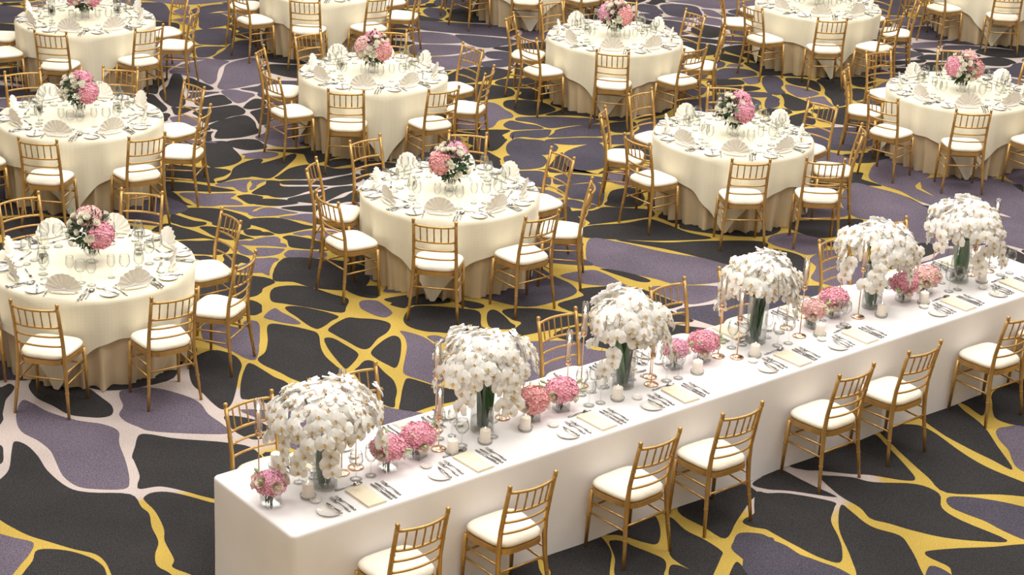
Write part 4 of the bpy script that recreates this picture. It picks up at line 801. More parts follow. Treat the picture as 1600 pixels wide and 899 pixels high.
D -439,1388 -430,1396 -447,1393 -467,1395 -475,1385 -475,1377 -475,1375 -470,1367 -447,1355 -446,1380 -442,1384
D 835,2656 835,2662 828,2675 792,2669 760,2669 737,2638 787,2640 797,2642 814,2636 825,2645 835,2649
P -532,2207 -515,2230 -549,2229 -592,2224 -622,2222 -595,2214 -586,2210 -585,2208 -584,2204 -569,2203 -556,2201
K -608,2014 -633,2021 -640,2025 -654,2038 -676,2032 -675,2018 -674,2011 -669,2009 -665,1999 -645,2011 -631,2016
P -328,1917 -320,1910 -333,1910 -348,1917 -355,1915 -359,1912 -368,1910 -386,1902 -357,1901 -336,1910 -334,1913
K 135,1909 125,1911 113,1909 99,1914 101,1905 101,1901 101,1897 84,1863 115,1892 122,1899 129,1900
D 284,2000 280,2002 279,2006 265,2006 261,2000 255,1995 245,1990 252,1988 270,1988 285,1989 288,1995
K -791,2670 -807,2675 -821,2676 -836,2680 -857,2688 -864,2674 -864,2666 -857,2653 -837,2661 -825,2667 -818,2668
K -745,2378 -756,2384 -755,2387 -766,2408 -791,2397 -787,2384 -788,2382 -787,2374 -777,2363 -748,2364 -733,2367
K -59,1512 -71,1514 -90,1510 -108,1500 -108,1495 -104,1492 -102,1490 -103,1486 -91,1480 -85,1487 -53,1497
D -717,2723 -718,2725 -718,2728 -729,2740 -742,2740 -752,2740 -756,2731 -748,2724 -739,2717 -722,2720 -718,2722
P -327,1014 -331,1016 -328,1022 -344,1037 -369,1027 -364,1014 -364,1012 -363,1007 -354,987 -326,1001 -326,1010
K -676,2473 -671,2479 -667,2480 -678,2480 -687,2476 -690,2474 -702,2476 -697,2470 -698,2458 -672,2464 -672,2469
K -173,2144 -148,2154 -175,2152 -198,2156 -197,2147 -196,2146 -196,2145 -192,2143 -190,2138 -184,2141 -183,2143
K 40,2767 39,2770 35,2771 16,2766 12,2761 9,2758 11,2760 20,2759 30,2750 55,2755 46,2765
K 355,1358 358,1363 388,1391 343,1365 331,1364 326,1361 322,1357 334,1356 340,1352 349,1352 351,1355
D -464,1862 -430,1886 -472,1872 -491,1861 -507,1861 -521,1856 -500,1852 -496,1849 -482,1846 -469,1851 -469,1857
K 200,2650 201,2655 200,2662 180,2669 180,2655 177,2651 177,2647 171,2639 184,2629 195,2645 212,2643
D 596,2498 598,2503 597,2517 578,2500 571,2499 558,2493 565,2483 573,2484 585,2481 613,2481 599,2496
K 18,2234 12,2237 13,2243 -8,2258 -7,2238 -5,2234 -9,2232 -8,2230 -9,2219 9,2226 17,2227
"""
VEINS = """-346,1255,1 -349,1192,1 -300,1260,1 -273,1220,1 -253,1144,1 -225,1215,1 -212,1216,1 -257,1310,1 -235,1267,1 -206,1283,1 -362,2221,1 -356,2137,1 -390,2077,1 -395,2025,1 -372,2054,1 -322,2062,1 -297,1992,1 -321,1964,1 -302,1894,1 -208,1776,1 -191,1731,1 -157,1774,1 -164,1716,1 -98,2392,1 -57,2416,1 -30,2339,1 -45,2305,1 -95,2343,1 203,2551,1 231,2451,1 156,2471,1 408,1793,1 417,1775,1 483,1784,1 396,1666,1 362,2056,1 535,2438,1 489,2414,1 625,2421,1 203,1207,1 230,1205,1 209,1178,1 230,1153,1 195,1179,1 181,1176,1 174,1529,1 184,1515,1 601,2552,1 459,1624,1 673,2638,1 -352,2110,1 -106,1453,0 -164,1489,0 -204,1590,0 -130,1372,0 -53,1459,0 28,1799,0 62,1908,0 86,1594,0 118,1647,0 -79,2001,0 95,1149,0 139,1144,0 308,1115,0 353,1221,0 -302,1060,0 -221,1068,0 -252,1041,0 -232,1671,0 -246,1821,0 -258,1861,0 -317,1853,0 -257,1760,0 -309,1697,0 -244,1585,0 -205,1327,0 -203,1364,0 -234,1379,0 -142,2304,0 -113,2528,0 241,2355,0 284,2301,0 397,1840,0 341,2065,0 509,2664,0 246,1154,0 224,1125,0 -232,1105,0 -362,2377,0 -427,2469,0 -387,2277,0 -472,2391,0 -664,2424,0 -638,2295,0 293,1620,0 270,1667,0 137,1569,0 335,2250,0 284,2214,0 -107,1883,0 -23,2034,0 5,2141,0 -26,2191,0 92,1079,0 50,1109,0 280,1255,0 306,1217,0 318,1708,0 525,1975,0 473,1923,0 368,1908,0 -168,1171,0 -171,1098,0"""

# ------------------------------------------------------------------ floor: patterned carpet
def build_floor():
    vein = [tuple(float(a) for a in s.split(',')) for s in VEINS.split()]
    va = np.array(vein)
    X = np.arange(-14, 16.01, 0.2); Y = np.arange(-1, 36.01, 0.2)
    mb = MB()
    nx, ny = len(X), len(Y)
    vv = [(x, y, 0.0) for x in X for y in Y]
    mb.add(vv, [(i * ny + j, (i + 1) * ny + j, (i + 1) * ny + j + 1, i * ny + j + 1) for i in range(nx - 1) for j in range(ny - 1)])
    me = mb.mesh('floor', M['carpet_V'], False)
    P = np.array(vv)[:, :2]
    d2 = ((P[:, None, :] - va[None, :, :2] / 100.0) ** 2).sum(-1) + 0.02
    w = d2 ** -2.2
    val = (w * va[:, 2]).sum(1) / w.sum(1)
    at = me.attributes.new('yarn', 'FLOAT', 'POINT')
    at.data.foreach_set('value', val.astype(np.float32))
    fl = inst('floor', me)
    fl['kind'] = 'structure'
    # dark cells woven between the veins
    mb = MB()
    rnd = R(5)
    order = {'K': 0, 'D': 1, 'P': 2}
    polys = []
    for ln in CELLS.strip().split('\n'):
        t = ln.split()
        polys.append((t[0], [tuple(float(a) / 100 for a in q.split(',')) for q in t[1:]]))
    gy = 0
    for iy in range(38):
        for ix in range(22):
            cx = -13.5 + ix * 1.36 + (iy % 2) * 0.68 + rnd.uniform(-.15, .15); cy = 0.6 + iy * 0.92 + rnd.uniform(-.1, .1)
            if in_frame(cx, cy, 0, 210, 160) or cy > 35.3 or cx > 15: continue
            ra, rb = rnd.uniform(.5, .6), rnd.uniform(.34, .42)
            polys.append((rnd.choice('KKDP'), [(cx + ra * math.cos(a) * rnd.uniform(.85, 1.08), cy + rb * math.sin(a) * rnd.uniform(.85, 1.08)) for a in [2 * PI * k / 9 for k in range(9)]]))
    for k, (tone, pl) in enumerate(polys):
        q = []
        n = len(pl)
        for i in range(n):
            p0, p1, p2, p3 = (np.array(pl[(i + k) % n]) for k in (-1, 0, 1, 2))
            for tt in (0, .25, .5, .75):
                q.append(tuple(.5 * (2 * p1 + (p2 - p0) * tt + (2 * p0 - 5 * p1 + 4 * p2 - p3) * tt ** 2 + (3 * p1 - p0 - 3 * p2 + p3) * tt ** 3)))
        pl = q
        ar = sum(pl[i][0] * pl[(i + 1) % len(pl)][1] - pl[(i + 1) % len(pl)][0] * pl[i][1] for i in range(len(pl)))
        if ar < 0: pl = pl[::-1]
        z = 0.0012 + 0.0000025 * (k % 200)
        mb.add([(x, y, z) for x, y in pl], [tuple(range(len(pl)))], order[tone])
    c = mb.build('carpet_cells', [M['carpet_K'], M['carpet_D'], M['carpet_P']], fl, False)
    c['kind'] = 'stuff'
    return fl
build_floor()

# walls of the hall, all beyond the picture
M['wall'] = noise_var(mat('wall_panelling', (0.50, 0.42, 0.33), 0.7), (0.50, 0.42, 0.33), 0.06, 2)
for wn, c, s_ in (('wall_back', (1, 36.1, 4.6), (30, .2, 9.2)), ('wall_left', (-14.1, 17.5, 4.6), (.2, 37, 9.2)), ('wall_right', (16.1, 17.5, 4.6), (.2, 37, 9.2)), ('wall_front', (1, -1.1, 4.6), (30, .2, 9.2))):
    o = MB().box((0, 0, 0), s_).build(wn, M['wall'], None, False)
    o.location = c
    o['kind'] = 'structure'

# ------------------------------------------------------------------ round tables
TABLES = {'T1': (-3.276, 13.642), 'T4': (-0.584, 15.723), 'T8': (2.103, 17.753), 'T7': (1.086, 21.476), 'T5': (-1.575, 19.458),
          'T2': (-4.237, 17.407), 'T3': (-5.039, 21.171), 'T10': (4.741, 19.739), 'T9': (3.704, 23.493),
          'T6': (-2.52, 23.20), 'T12': (0.086, 25.216), 'T11': (6.37, 25.52)}
WHERE = {'T1': "table by long table's posy end", 'T2': "second table beyond long table's posy end", 'T3': "third table beyond long table's posy end",
         'T4': "table by long table's middle", 'T5': "second table beyond long table's middle", 'T6': "third table beyond long table's middle",
         'T8': "table by long table's glass end", 'T7': "second table beyond long table's glass end", 'T12': "third table beyond long table's glass end",
         'T10': "table past long table's glass end", 'T9': "second table past long table's glass end", 'T11': "third table past long table's glass end"}
# seats of a round table, named from the long table (posy end = its end with the lone posy, glass end = its other end)
SIDE8 = ['far posy-end corner', 'posy-end side', 'far side', 'far glass-end corner', 'glass-end side', 'inner glass-end corner', 'long-table side', 'inner posy-end corner']
ZT = 0.762
SURVEY = dict(TABLES)      # centres the chair bearings were taken from
TABLES['T7'] = (1.06, 21.41)
TABLES['T5'] = (-1.575, 19.42)
RT = 0.785


def fold_fn(seed):
    r = R(seed)
    terms = [(n, r.uniform(0.5, 1.0), r.uniform(0, 2 * PI)) for n in (7, 11, 14, 17, 19, 23, 26)]
    def f(a): return sum(w * math.sin(n * a + ph) for n, w, ph in terms) / 2.6
    return f


def cloth_meshes(seed):
    f = fold_fn(seed)
    r = R(seed + 50)
    sharp = [(n, r.uniform(.6, 1), r.uniform(0, 6)) for n in (21, 29, 34)]
    def g2(a): return sum(w * (1 - 2 * abs(math.sin((n * a + ph) / 2)) ** .7) for n, w, ph in sharp)
    # floor-length satin skirt
    def prof(t):
        if t < 0.12:
            a = t / 0.12 * PI / 2
            return RT - 0.028 + 0.02 * math.sin(a), ZT - 0.006 - 0.02 * (1 - math.cos(a))
        s = (t - 0.12) / 0.88
        return RT - 0.010 - 0.045 * s, ZT - 0.026 - s * (ZT - 0.026 - 0.004)
    def under(u, v):
        a = u * 2 * PI
        rr, z = prof(v)
        s = max(0, (v - 0.12) / 0.88)
        rr += f(a) * 0.023 * s ** 0.7 + g2(a) * 0.05 * max(0, s - .3) - 0.006 * s
        return (rr * math.cos(a), rr * math.sin(a), z)
    mb = MB()
    nu = 220
    mb.grid(under, nu, 12, True)
    mb.add([(0, 0, ZT - 0.006)] + [under(k / nu, 0) for k in range(nu)], [(0, k + 1, (k + 1) % nu + 1) for k in range(nu)])
    um = mb.mesh('satin_skirt', M['satin'])
    # square damask overlay, corner at angle 0
    SIDE = 1.10
    def drop(a):
        b = a - PI / 4
        return min(SIDE / max(abs(math.cos(b)), abs(math.sin(b))) - RT, 0.745)
    def over(u, v):
        a = u * 2 * PI
        d = drop(a) + 0.012 * math.sin(9 * a + seed)
        arc = v * (d + 0.03)
        if arc < 0.045:
            q = arc / 0.045 * PI / 2
            rr, z = RT - 0.02 + 0.028 * math.sin(q), ZT - 0.026 * (1 - math.cos(q))
            s = 0
        else:
            s = (arc - 0.045)
            rr, z = RT + 0.006 - 0.045 * s, ZT - 0.026 - s
        near = min(abs((a + PI / 4) % (PI / 2) - PI / 4), 1)
        rr += f(a) * (0.027 * min(1, (s / 0.72)) ** 0.7) + 0.004
        rr += 0.008 * math.exp(-(near / 0.11) ** 2) * min(1, s / 0.5)
        return (rr * math.cos(a), rr * math.sin(a), max(z, 0.012))
    mb = MB()
    nu = 256
    mb.grid(over, nu, 14, True)
    mb.add([(0, 0, ZT)] + [over(k / nu, 0) for k in range(nu)], [(0, k + 1, (k + 1) % nu + 1) for k in range(nu)])
    om = mb.mesh('damask_overlay', M['damask'])
    return um, om
CLOTHS = [cloth_meshes(s) for s in (1, 2, 3)]
_top = MB().lathe([(0, .72), (.76, .72), (.768, .735), (.76, .75), (0, .75)], 48).mesh('tabletop', M['wood'])
_leg = MB().tube([(0, 0, 0), (0, 0, .72)], .018, 8).mesh('leg', M['steel'])
CORNER = {'T1': -100, 'T2': -84, 'T3': -78, 'T4': -97, 'T5': -76, 'T6': -80, 'T7': -97, 'T8': -97, 'T9': -80, 'T10': -90, 'T11': -97, 'T12': -90}
for k, (n, (x, y)) in enumerate(TABLES.items()):
    w = WHERE[n]
    t = thing('round_table', 'round plywood banquet table, cloth-covered, ' + w, 'table', (x, y, 0), 0, 'round banquet tables')
    inst('tabletop', _top, t)
    for q in range(4): inst('leg', _leg, t, (0.45 * math.cos(q * PI / 2 + .4), 0.45 * math.sin(q * PI / 2 + .4), 0))
    um, om = CLOTHS[k % 3]
    ang = math.radians(CORNER[n])
    tag(inst('table_skirt', um, None, (x, y, 0), (0, 0, ang)), 'floor-length gold satin skirt, round ' + w, 'tablecloth', 'satin table skirts')
    tag(inst('overlay_cloth', om, None, (x, y, 0), (0, 0, ang)), 'square ivory damask overlay, round ' + w, 'tablecloth', 'damask overlays')

# ------------------------------------------------------------------ gilt chairs
def make_chair():
    t = thing('gilt_chair', 'x', 'chair')
    g = M['gold']
    def rot(pts): return pts
    for s in (-1, 1):
        path = [(s * .213, -.195, 0), (s * .200, -.178, .15), (s * .186, -.158, .32), (s * .180, -.152, .45), (s * .177, -.160, .58), (s * .176, -.190, .74), (s * .177, -.225, .895)]
        mb = MB().tube(path, [.0115, .0135, .0155, .017, .0155, .0145, .0135], 8)
        mb.lathe([(0, -.022), (.010, -.018), (.0145, -.008), (.012, 0), (.0165, .010), (.0125, .021), (0, .025)], 8, (s * .177, -.2275, .905))
        # turned rings that mimic bamboo joints
        mb.lathe([(.0135, -.008), (.0175, 0), (.0135, .008)], 8, (s * .196, -.172, .20))
        mb.lathe([(.0145, -.008), (.0180, 0), (.0145, .008)], 8, (s * .176, -.183, .70))
        mb.build('back_post', g, t)
    for s in (-1, 1):
        mb = MB().tube([(s * .200, .180, 0), (s * .197, .172, .22), (s * .192, .160, .43)], [.0115, .0150, .0165], 8)
        mb.lathe([(.015, -.008), (.0185, 0), (.015, .008)], 8, (s * .197, .172, .24))
        mb.build('leg', g, t)
    def bowed(z, y0, bow, r, x=.177, n=9):
        return MB().tube([(x * (2 * i / (n - 1) - 1), y0 - bow * (1 - (2 * i / (n - 1) - 1) ** 2), z) for i in range(n)], r, 7)
    bowed(.872, -.219, .042, .0105).build('top_rail', g, t)
    bowed(.727, -.188, .040, .0095).build('back_rail', g, t)
    bowed(.648, -.172, .036, .0085).build('back_rail', g, t)
    bowed(.566, -.159, .032, .0085).build('back_rail', g, t)
    for i in range(5):
        u = (i - 2) / 3
        x = .177 * u
        b = 1 - u * u
        p0 = (x * .98, -.188 - .040 * b, .727); p1 = (x, -.219 - .042 * b, .872)
        mid = [tuple(p0[q] + (p1[q] - p0[q]) * f for q in range(3)) for f in (0, .25, .5, .75, 1)]
        MB().tube(mid, [.0050, .0065, .0052, .0065, .0050], 6).build('spindle', g, t)
    # seat frame: rounded trapezoid ring
    def outline(gr):
        pts = []
        for k in range(28):
            a = 2 * PI * k / 28 + PI / 28
            c, s = math.cos(a), math.sin(a)
            e = 0.50
            xx = math.copysign(abs(c) ** e, c); yy = math.copysign(abs(s) ** e, s)
            wd = .186 + .020 * yy
            pts.append((xx * (wd + gr), .012 + yy * (.180 + gr)))
        return pts
    o, i_ = outline(0.012), outline(-0.03)
    n = len(o)
    mb = MB()
    mb.add([(x, y, .412) for x, y in o] + [(x, y, .448) for x, y in o] + [(x, y, .448) for x, y in i_] + [(x, y, .412) for x, y in i_],
           [(r * n + k, r * n + (k + 1) % n, ((r + 1) % 4) * n + (k + 1) % n, ((r + 1) % 4) * n + k) for r in range(4) for k in range(n)])
    mb.build('seat_frame', g, t, False)
    mb = MB()
    rings = [(-.035, .449), (-.004, .450), (.008, .462), (.010, .476), (.000, .490), (-.022, .499), (-.07, .506), (-.13, .509)]
    vv = []
    for gr, z in rings: vv += [(x, y, z) for x, y in outline(gr)]
    fs = [(r * n + k, r * n + (k + 1) % n, (r + 1) * n + (k + 1) % n, (r + 1) * n + k) for r in range(len(rings) - 1) for k in range(n)]
    fs.append(tuple((len(rings) - 1) * n + k for k in range(n)))
    mb.add(vv, fs)
    mb.build('cushion', M['cushion'], t)
    for s in (-1, 1):
        for zf, zb in ((.345, .355), (.265, .262)):
            MB().tube([(s * .195, .165, zf), (s * .190, -.165, zb)], .0075, 6).build('stretcher', g, t)
    MB().tube([(-.187, -.163, .300), (.187, -.163, .300)], .0078, 6).build('stretcher', g, t)
    MB().tube([(-.195, .168, .300), (.195, .168, .300)], .0078, 6).build('stretcher', g, t)
    return t
CHAIR0 = make_chair()
_used = [False]


def place_chair(x, y, rz, label, group):
    if not _used[0]: c = CHAIR0; _used[0] = True
    else: c = copy_tree(CHAIR0)
    c.location = (x, y, 0); c.rotation_euler = (0, 0, rz)
    tag(c, label, 'chair', group)
    return c

RING = [176, -142, 132, 85.5, 38, -6, -49, -94]
FIX = {('T4', 7): (1.24, -93.3, -3), ('T4', 1): (1.26, -142.8, 1), ('T1', 5): (1.24, -8.3, -8), ('T1', 7): (1.24, -96.4, -4), ('T1', 4): (1.21, 38.9, -5),
       ('T5', 4): (1.17, 32.4, 7), ('T5', 5): (1.27, -12.7, -1), ('T5', 7): (1.23, -97.7, 10), ('T5', 6): (1.31, -52.5, -4), ('T5', 3): (1.17, 85.8, 2),
       ('T8', 6): (1.34, -56.5, -33), ('T8', 7): (1.19, -88.3, 4), ('T8', 3): (1.19, 89.1, -3), ('T8', 4): (1.22, 38.3, 7), ('T8', 2): (1.22, 135.5, 1), ('T8', 0): (1.29, 175.8, -4),
       ('T7', 2): (1.13, 129.9, 3), ('T7', 3): (1.15, 85.2, 5), ('T7', 4): (1.13, 35.5, 0), ('T7', 7): (1.28, -94.3, -4), ('T7', 0): (1.18, 176.5, -10),
       ('T9', 1): (1.26, -137.5, -8), ('T9', 7): (1.32, -90.8, 6), ('T9', 6): (1.31, -53.9, 8),
       ('T10', 0): (1.20, 173.6, -9), ('T10', 1): (1.32, -139.2, 9), ('T10', 2): (1.18, 126.8, -6), ('T10', 3): (1.19, 82.7, 1), ('T10', 7): (1.27, -96.5, 8),
       ('T2', 2): (1.24, 129.8, -10), ('T2', 3): (1.19, 83.6, 4), ('T2', 6): (1.29, -49.1, -6), ('T2', 4): (1.23, 38.1, 5),
       ('T3', 6): (1.18, -43, -4), ('T3', 5): (1.26, 2, -6), ('T1', 2): (1.30, 129.6, 0), ('T1', 3): (1.28, 83.8, -1), ('T1', 6): (1.25, -49.3, -6)}
rc = R(9)
for n, (x, y) in TABLES.items():
    for k, a in enumerate(RING):
        rad, ang, yaw = FIX.get((n, k), (1.235, a + rc.uniform(-1.5, 1.5), rc.uniform(-3, 3)))
        a_ = math.radians(ang)
        px, py = SURVEY[n][0] + rad * math.cos(a_), SURVEY[n][1] + rad * math.sin(a_)
        dist = math.hypot(px - x, py - y)
        if dist < 1.24: px, py = x + (px - x) * 1.24 / dist, y + (py - y) * 1.24 / dist
        vis = in_frame(px, py, 0, 45, 12) or in_frame(px, py, .9, 45, 12) or in_frame(px - .4 * math.cos(a_), py - .4 * math.sin(a_), .45, 25, 12)
        if not vis: continue
        # local +y looks at the table; the post tops sit 0.2275 behind the origin
        rz = a_ + PI / 2 + math.radians(yaw)
        fwd = (-math.sin(rz), math.cos(rz))
        place_chair(px + fwd[0] * .2275, py + fwd[1] * .2275, rz, 'gilt chair, ' + SIDE8[k] + ', round ' + WHERE[n], 'chairs at ' + WHERE[n])

# ------------------------------------------------------------------ tableware prototypes (mesh data shared by all copies)
def fan_napkin():
    mb = MB()
    n = 19
    def fan(u, v):
        a = PI * (0.03 + 0.94 * u)
        k = round(u * (n - 1))
        r = 0.020 + v * 0.122
        off = (0.0055 if k % 2 else -0.0055) * (0.3 + v)
        return (-r * math.cos(a), off - 0.035 * v * math.sin(a) + .012, 0.012 + r * math.sin(a) * 1.06)
    mb.grid(fan, n, 5)
    # folded foot that the fan stands in
    mb.tube([(-.112, .004, .0115), (0, .020, .0175), (.112, .004, .0115)], [.010, .016, .010], 8)
    mb.tube([(-.09, -.018, .0095), (0, -.030, .0135), (.09, -.018, .0095)], [.008, .012, .008], 8)
    return mb.mesh('fan_napkin', M['napkin'], False)


def knife(L):
    mb = MB()
    h = L * .45
    mb.tube([(0, -L / 2, .005), (0, -L / 2 + .02, .006), (0, -L / 2 + h * .6, .006), (0, -L / 2 + h, .005)], [.006, .0075, .0065, .004], 8)
    prof = [(-.004, -L / 2 + h), (.005, -L / 2 + h), (.010, -L / 2 + h + .02), (.010, L / 2 - .03), (.004, L / 2), (-.004, L / 2 - .01)]
    m_ = len(prof)
    mb.add([(x, y, .003) for x, y in prof] + [(x, y, .0055) for x, y in prof],
           [tuple(range(m_ - 1, -1, -1)), tuple(range(m_, 2 * m_))] + [(k, (k + 1) % m_, m_ + (k + 1) % m_, m_ + k) for k in range(m_)])
    return mb.mesh('knife', M['steel'])


def fork(L):
    mb = MB()
    mb.tube([(0, -L / 2, .004), (0, -L / 2 + .03, .005), (0, -.02, .009), (0, L / 2 - .075, .008)], [.006, .0065, .003, .003], 6)
    y0 = L / 2 - .078
    mb.tube([(0, y0, .008), (0, y0 + .014, .006), (0, y0 + .026, .006)], [.003, .0085, .0105], 8)
    for k in range(4):
        x = (k - 1.5) * .0062
        mb.tube([(x, y0 + .022, .006), (x, y0 + .050, .005), (x, L / 2, .010)], [.0022, .0018, .0010], 5)
    return mb.mesh('fork', M['steel'])


def spoon(L):
    mb = MB()
    mb.tube([(0, -L / 2, .004), (0, -L / 2 + .03, .005), (0, 0, .010), (0, L / 2 - .055, .008)], [.006, .0065, .003, .003], 6)
    cy = L / 2 - .030
    def bowl(u, v):
        a = u * 2 * PI; r = v
        return (.019 * r * math.cos(a), cy + .031 * r * math.sin(a), .0035 + .009 * r * r)
    mb.grid(bowl, 14, 4, True)
    mb.grid(lambda u, v: (bowl(u, v)[0] * 1.04, cy + (bowl(u, v)[1] - cy) * 1.04, bowl(u, v)[2] - .0012), 14, 4, True)
    return mb.mesh('spoon', M['steel'])


def plate(r):
    return MB().lathe([(0, .004), (r * .62, .004), (r * .70, .007), (r * .97, .013), (r, .0145), (r * .985, .012), (r * .72, .002), (r * .6, .0), (0, .0)], 28).mesh('bread_plate', M['china'])


def dish(r):
    return MB().lathe([(0, .006), (r * .7, .006), (r, .016), (r * 1.04, .015), (r * .75, .0), (0, .0)], 20).mesh('butter_dish', M['china'])


def wine_glass(h, rb, name):
    # foot, stem, bowl; inner wall and outer wall
    z0 = h * .46
    prof = [(0, .0), (rb * .86, .0), (rb * .88, .003), (rb * .3, .007), (.005, .016), (.0042, z0 - .012), (.008, z0 - .002), (rb * .62, z0 + h * .07), (rb * .98, z0 + h * .20),
            (rb, z0 + h * .28), (rb * .90, h * .92), (rb * .80, h), (rb * .77, h), (rb * .87, h * .92), (rb * .96, z0 + h * .28), (rb * .94, z0 + h * .20), (rb * .58, z0 + h * .075), (0, z0 + .004)]
    return MB().lathe(prof, 18).mesh(name, M['glass'])


ME = {'fan': fan_napkin(), 'knife': knife(.235), 'butterknife': knife(.165), 'fork': fork(.205), 'spoon': spoon(.19), 'plate': plate(.076), 'dish': dish(.036),
      'wine': wine_glass(.205, .040, 'wine_glass'), 'goblet': wine_glass(.185, .043, 'water_goblet'), 'flute': wine_glass(.185, .032, 'white_wine_glass')}


def put(name, me, label, cat, group, loc, rz):
    return tag(inst(name, me, None, loc, (0, 0, rz)), label, cat, group)

ZC = ZT + 0.001


def plural(n):
    n = n.replace('_', ' ')
    return n[:-1].replace('knif', 'kniv') + 'es' if n.endswith('knife') else n + ('es' if n.endswith(('ss', 'sh')) else 's')


def setting_round(tn, seat, cx, cy, ang, rnd, napkin_turn):
    """one cover: local +x = guest's right, local +y = towards the table centre"""
    w = WHERE[tn]
    ws = ', ' + SIDE8[seat] + ', round ' + w
    rz = ang + PI / 2
    ex = (math.cos(rz), math.sin(rz)); ey = (-math.sin(rz), math.cos(rz))
    ox, oy = cx + RT * math.cos(ang), cy + RT * math.sin(ang)
    def at(a, b, z=ZC): return (ox + a * ex[0] + b * ey[0], oy + a * ex[1] + b * ey[1], z)
    j = lambda s=.008: rnd.uniform(-s, s)
    def ok(p): return in_frame(p[0], p[1], p[2] + .05, 12, 12)
    def add(name, key, label, cat, a, b, r):
        p = at(a, b)
        if ok(p): put(name, ME[key], label + ws, cat, plural(name) + ' on ' + w, p, rz + r)
    add('fan_napkin', 'fan', 'ivory pleated fan napkin', 'napkin', j(), .135 + j(), napkin_turn + j(.15))
    add('bread_plate', 'plate', 'small white bread plate', 'plate', -.219 + j(.003), .115 + j(), 0)
    p = at(-.215 + j(), .12, ZC + .0165)
    if ok(p): put('butter_knife', ME['butterknife'], 'butter knife on bread plate' + ws, 'knife', 'butter knives on ' + w, p, rz + .25 + j(.15))
    add('butter_dish', 'dish', 'tiny white butter dish', 'dish', -.205 + j(.004), .272 + j(.004), 0)
    add('fork', 'fork', 'polished dinner fork', 'fork', -.132 + j(.003), .13 + j(), .03)
    add('knife', 'knife', 'inner dinner knife', 'knife', .140 + j(.002), .13 + j(), .0)
    add('knife', 'knife', 'outer dinner knife', 'knife', .163 + j(.002), .13 + j(), .0)
    add('spoon', 'spoon', 'polished soup spoon', 'spoon', .190 + j(.002), .13 + j(), .0)
    add('dessert_fork', 'fork', 'dessert fork behind fan napkin', 'fork', j(), .255 + j(), -PI / 2 + j(.2))
    add('water_goblet', 'goblet', 'round clear water goblet', 'glass', .05 + j(.008), .345 + j(.008), 0)
    add('wine_glass', 'wine', 'tall clear stemmed wine glass', 'glass', .150 + j(.008), .315 + j(.008), 0)
    add('white_wine_glass', 'flute', 'slim clear white-wine glass', 'glass', -.05 + j(.008), .400 + j(.008), 0)

# ------------------------------------------------------------------ flowers
def floret_ball(seed, rad, nfl, squash=0.85, size=.017):
    r = R(seed)
    mb = MB()
    # soft core under the florets
    mb.lathe([(0, -rad * squash * .9)] + [(rad * .9 * math.cos(a), rad * .9 * squash * math.sin(a)) for a in [math.radians(d) for d in (-60, -30, 0, 30, 60)]] + [(0, rad * squash * .9)], 12)
    for i in range(nfl):
        z = 1 - 1.75 * (i + .5) / nfl
        th = i * 2.39996
        q = math.sqrt(max(0, 1 - z * z))
        d = Vector((q * math.cos(th), q * math.sin(th), z))
        nrm = (d + Vector((r.uniform(-.35, .35), r.uniform(-.35, .35), r.uniform(-.35, .35)))).normalized()
        rr = rad * r.uniform(.93, 1.07)
        c = Vector((d.x * rr, d.y * rr, d.z * rr * squash))
        a = nrm.orthogonal().normalized(); b = nrm.cross(a)
        ph = r.uniform(0, PI)
        s = size * r.uniform(.8, 1.2)
        for k in range(4):
            e = ph + k * PI / 2
            u = a * math.cos(e) + b * math.sin(e); v = nrm.cross(u)
            mb.add([c - nrm * .003, c + u * s * .55 + v * s * .48 + nrm * s * .12, c + u * s + nrm * s * .30, c + u * s * .55 - v * s * .48 + nrm * s * .12], [(0, 1, 2, 3)])
    return mb


def rose_mesh(seed, rad, mm, layers=4):
    r = R(seed)
    mb = MB()
    for l in range(layers):
        k = 5 if l else 3
        open_ = l / (layers - 1)
        for i in range(k):
            ph = 2 * PI * i / k + l * .6 + r.uniform(-.15, .15)
            rr = rad * (.30 + .62 * open_)
            h = rad * (1.05 - .40 * open_)
            wdt = 2 * PI / k * .66
            def pet(u, v, ph=ph, rr=rr, h=h, wdt=wdt, open_=open_):
                a = ph + (u - .5) * 2 * wdt * (0.35 + .65 * math.sin(PI * (.15 + .7 * v)))
                q = rr * (.45 + .62 * v ** .7) + (rad * .22 * open_ * v ** 3)
                z = -rad * .45 + v * (h + rad * .45) - rad * .12 * (2 * u - 1) ** 2 * v
                return (q * math.cos(a), q * math.sin(a), z)
            mb.grid(pet, 4, 4)
    mb.lathe([(0, -rad * .7), (rad * .55, -rad * .45), (rad * .55, rad * .35), (rad * .3, rad * .66), (0, rad * .74)], 8)
    return mb.mesh('rose', mm)


def leaf_cluster(seed, rad, n, size, up=.0, long=1.0):
    r = R(seed)
    mb = MB()
    for i in range(n):
        d = Vector((r.gauss(0, 1), r.gauss(0, 1), r.gauss(0, 1) + up)).normalized()
        c = d * rad * r.uniform(.55, 1.0)
        t = (d + Vector((r.uniform(-.8, .8), r.uniform(-.8, .8), r.uniform(-.8, .8)))).normalized()
        nn = t.orthogonal().normalized(); s = t.cross(nn)
        L = size * r.uniform(.7, 1.3) * long; W = size * .28
        mb.add([c, c + t * L * .4 + s * W - nn * W * .3, c + t * L * .45, c + t * L * .4 - s * W - nn * W * .3, c + t * L], [(0, 1, 2), (0, 2, 3), (1, 4, 2), (2, 4, 3)])
    return mb


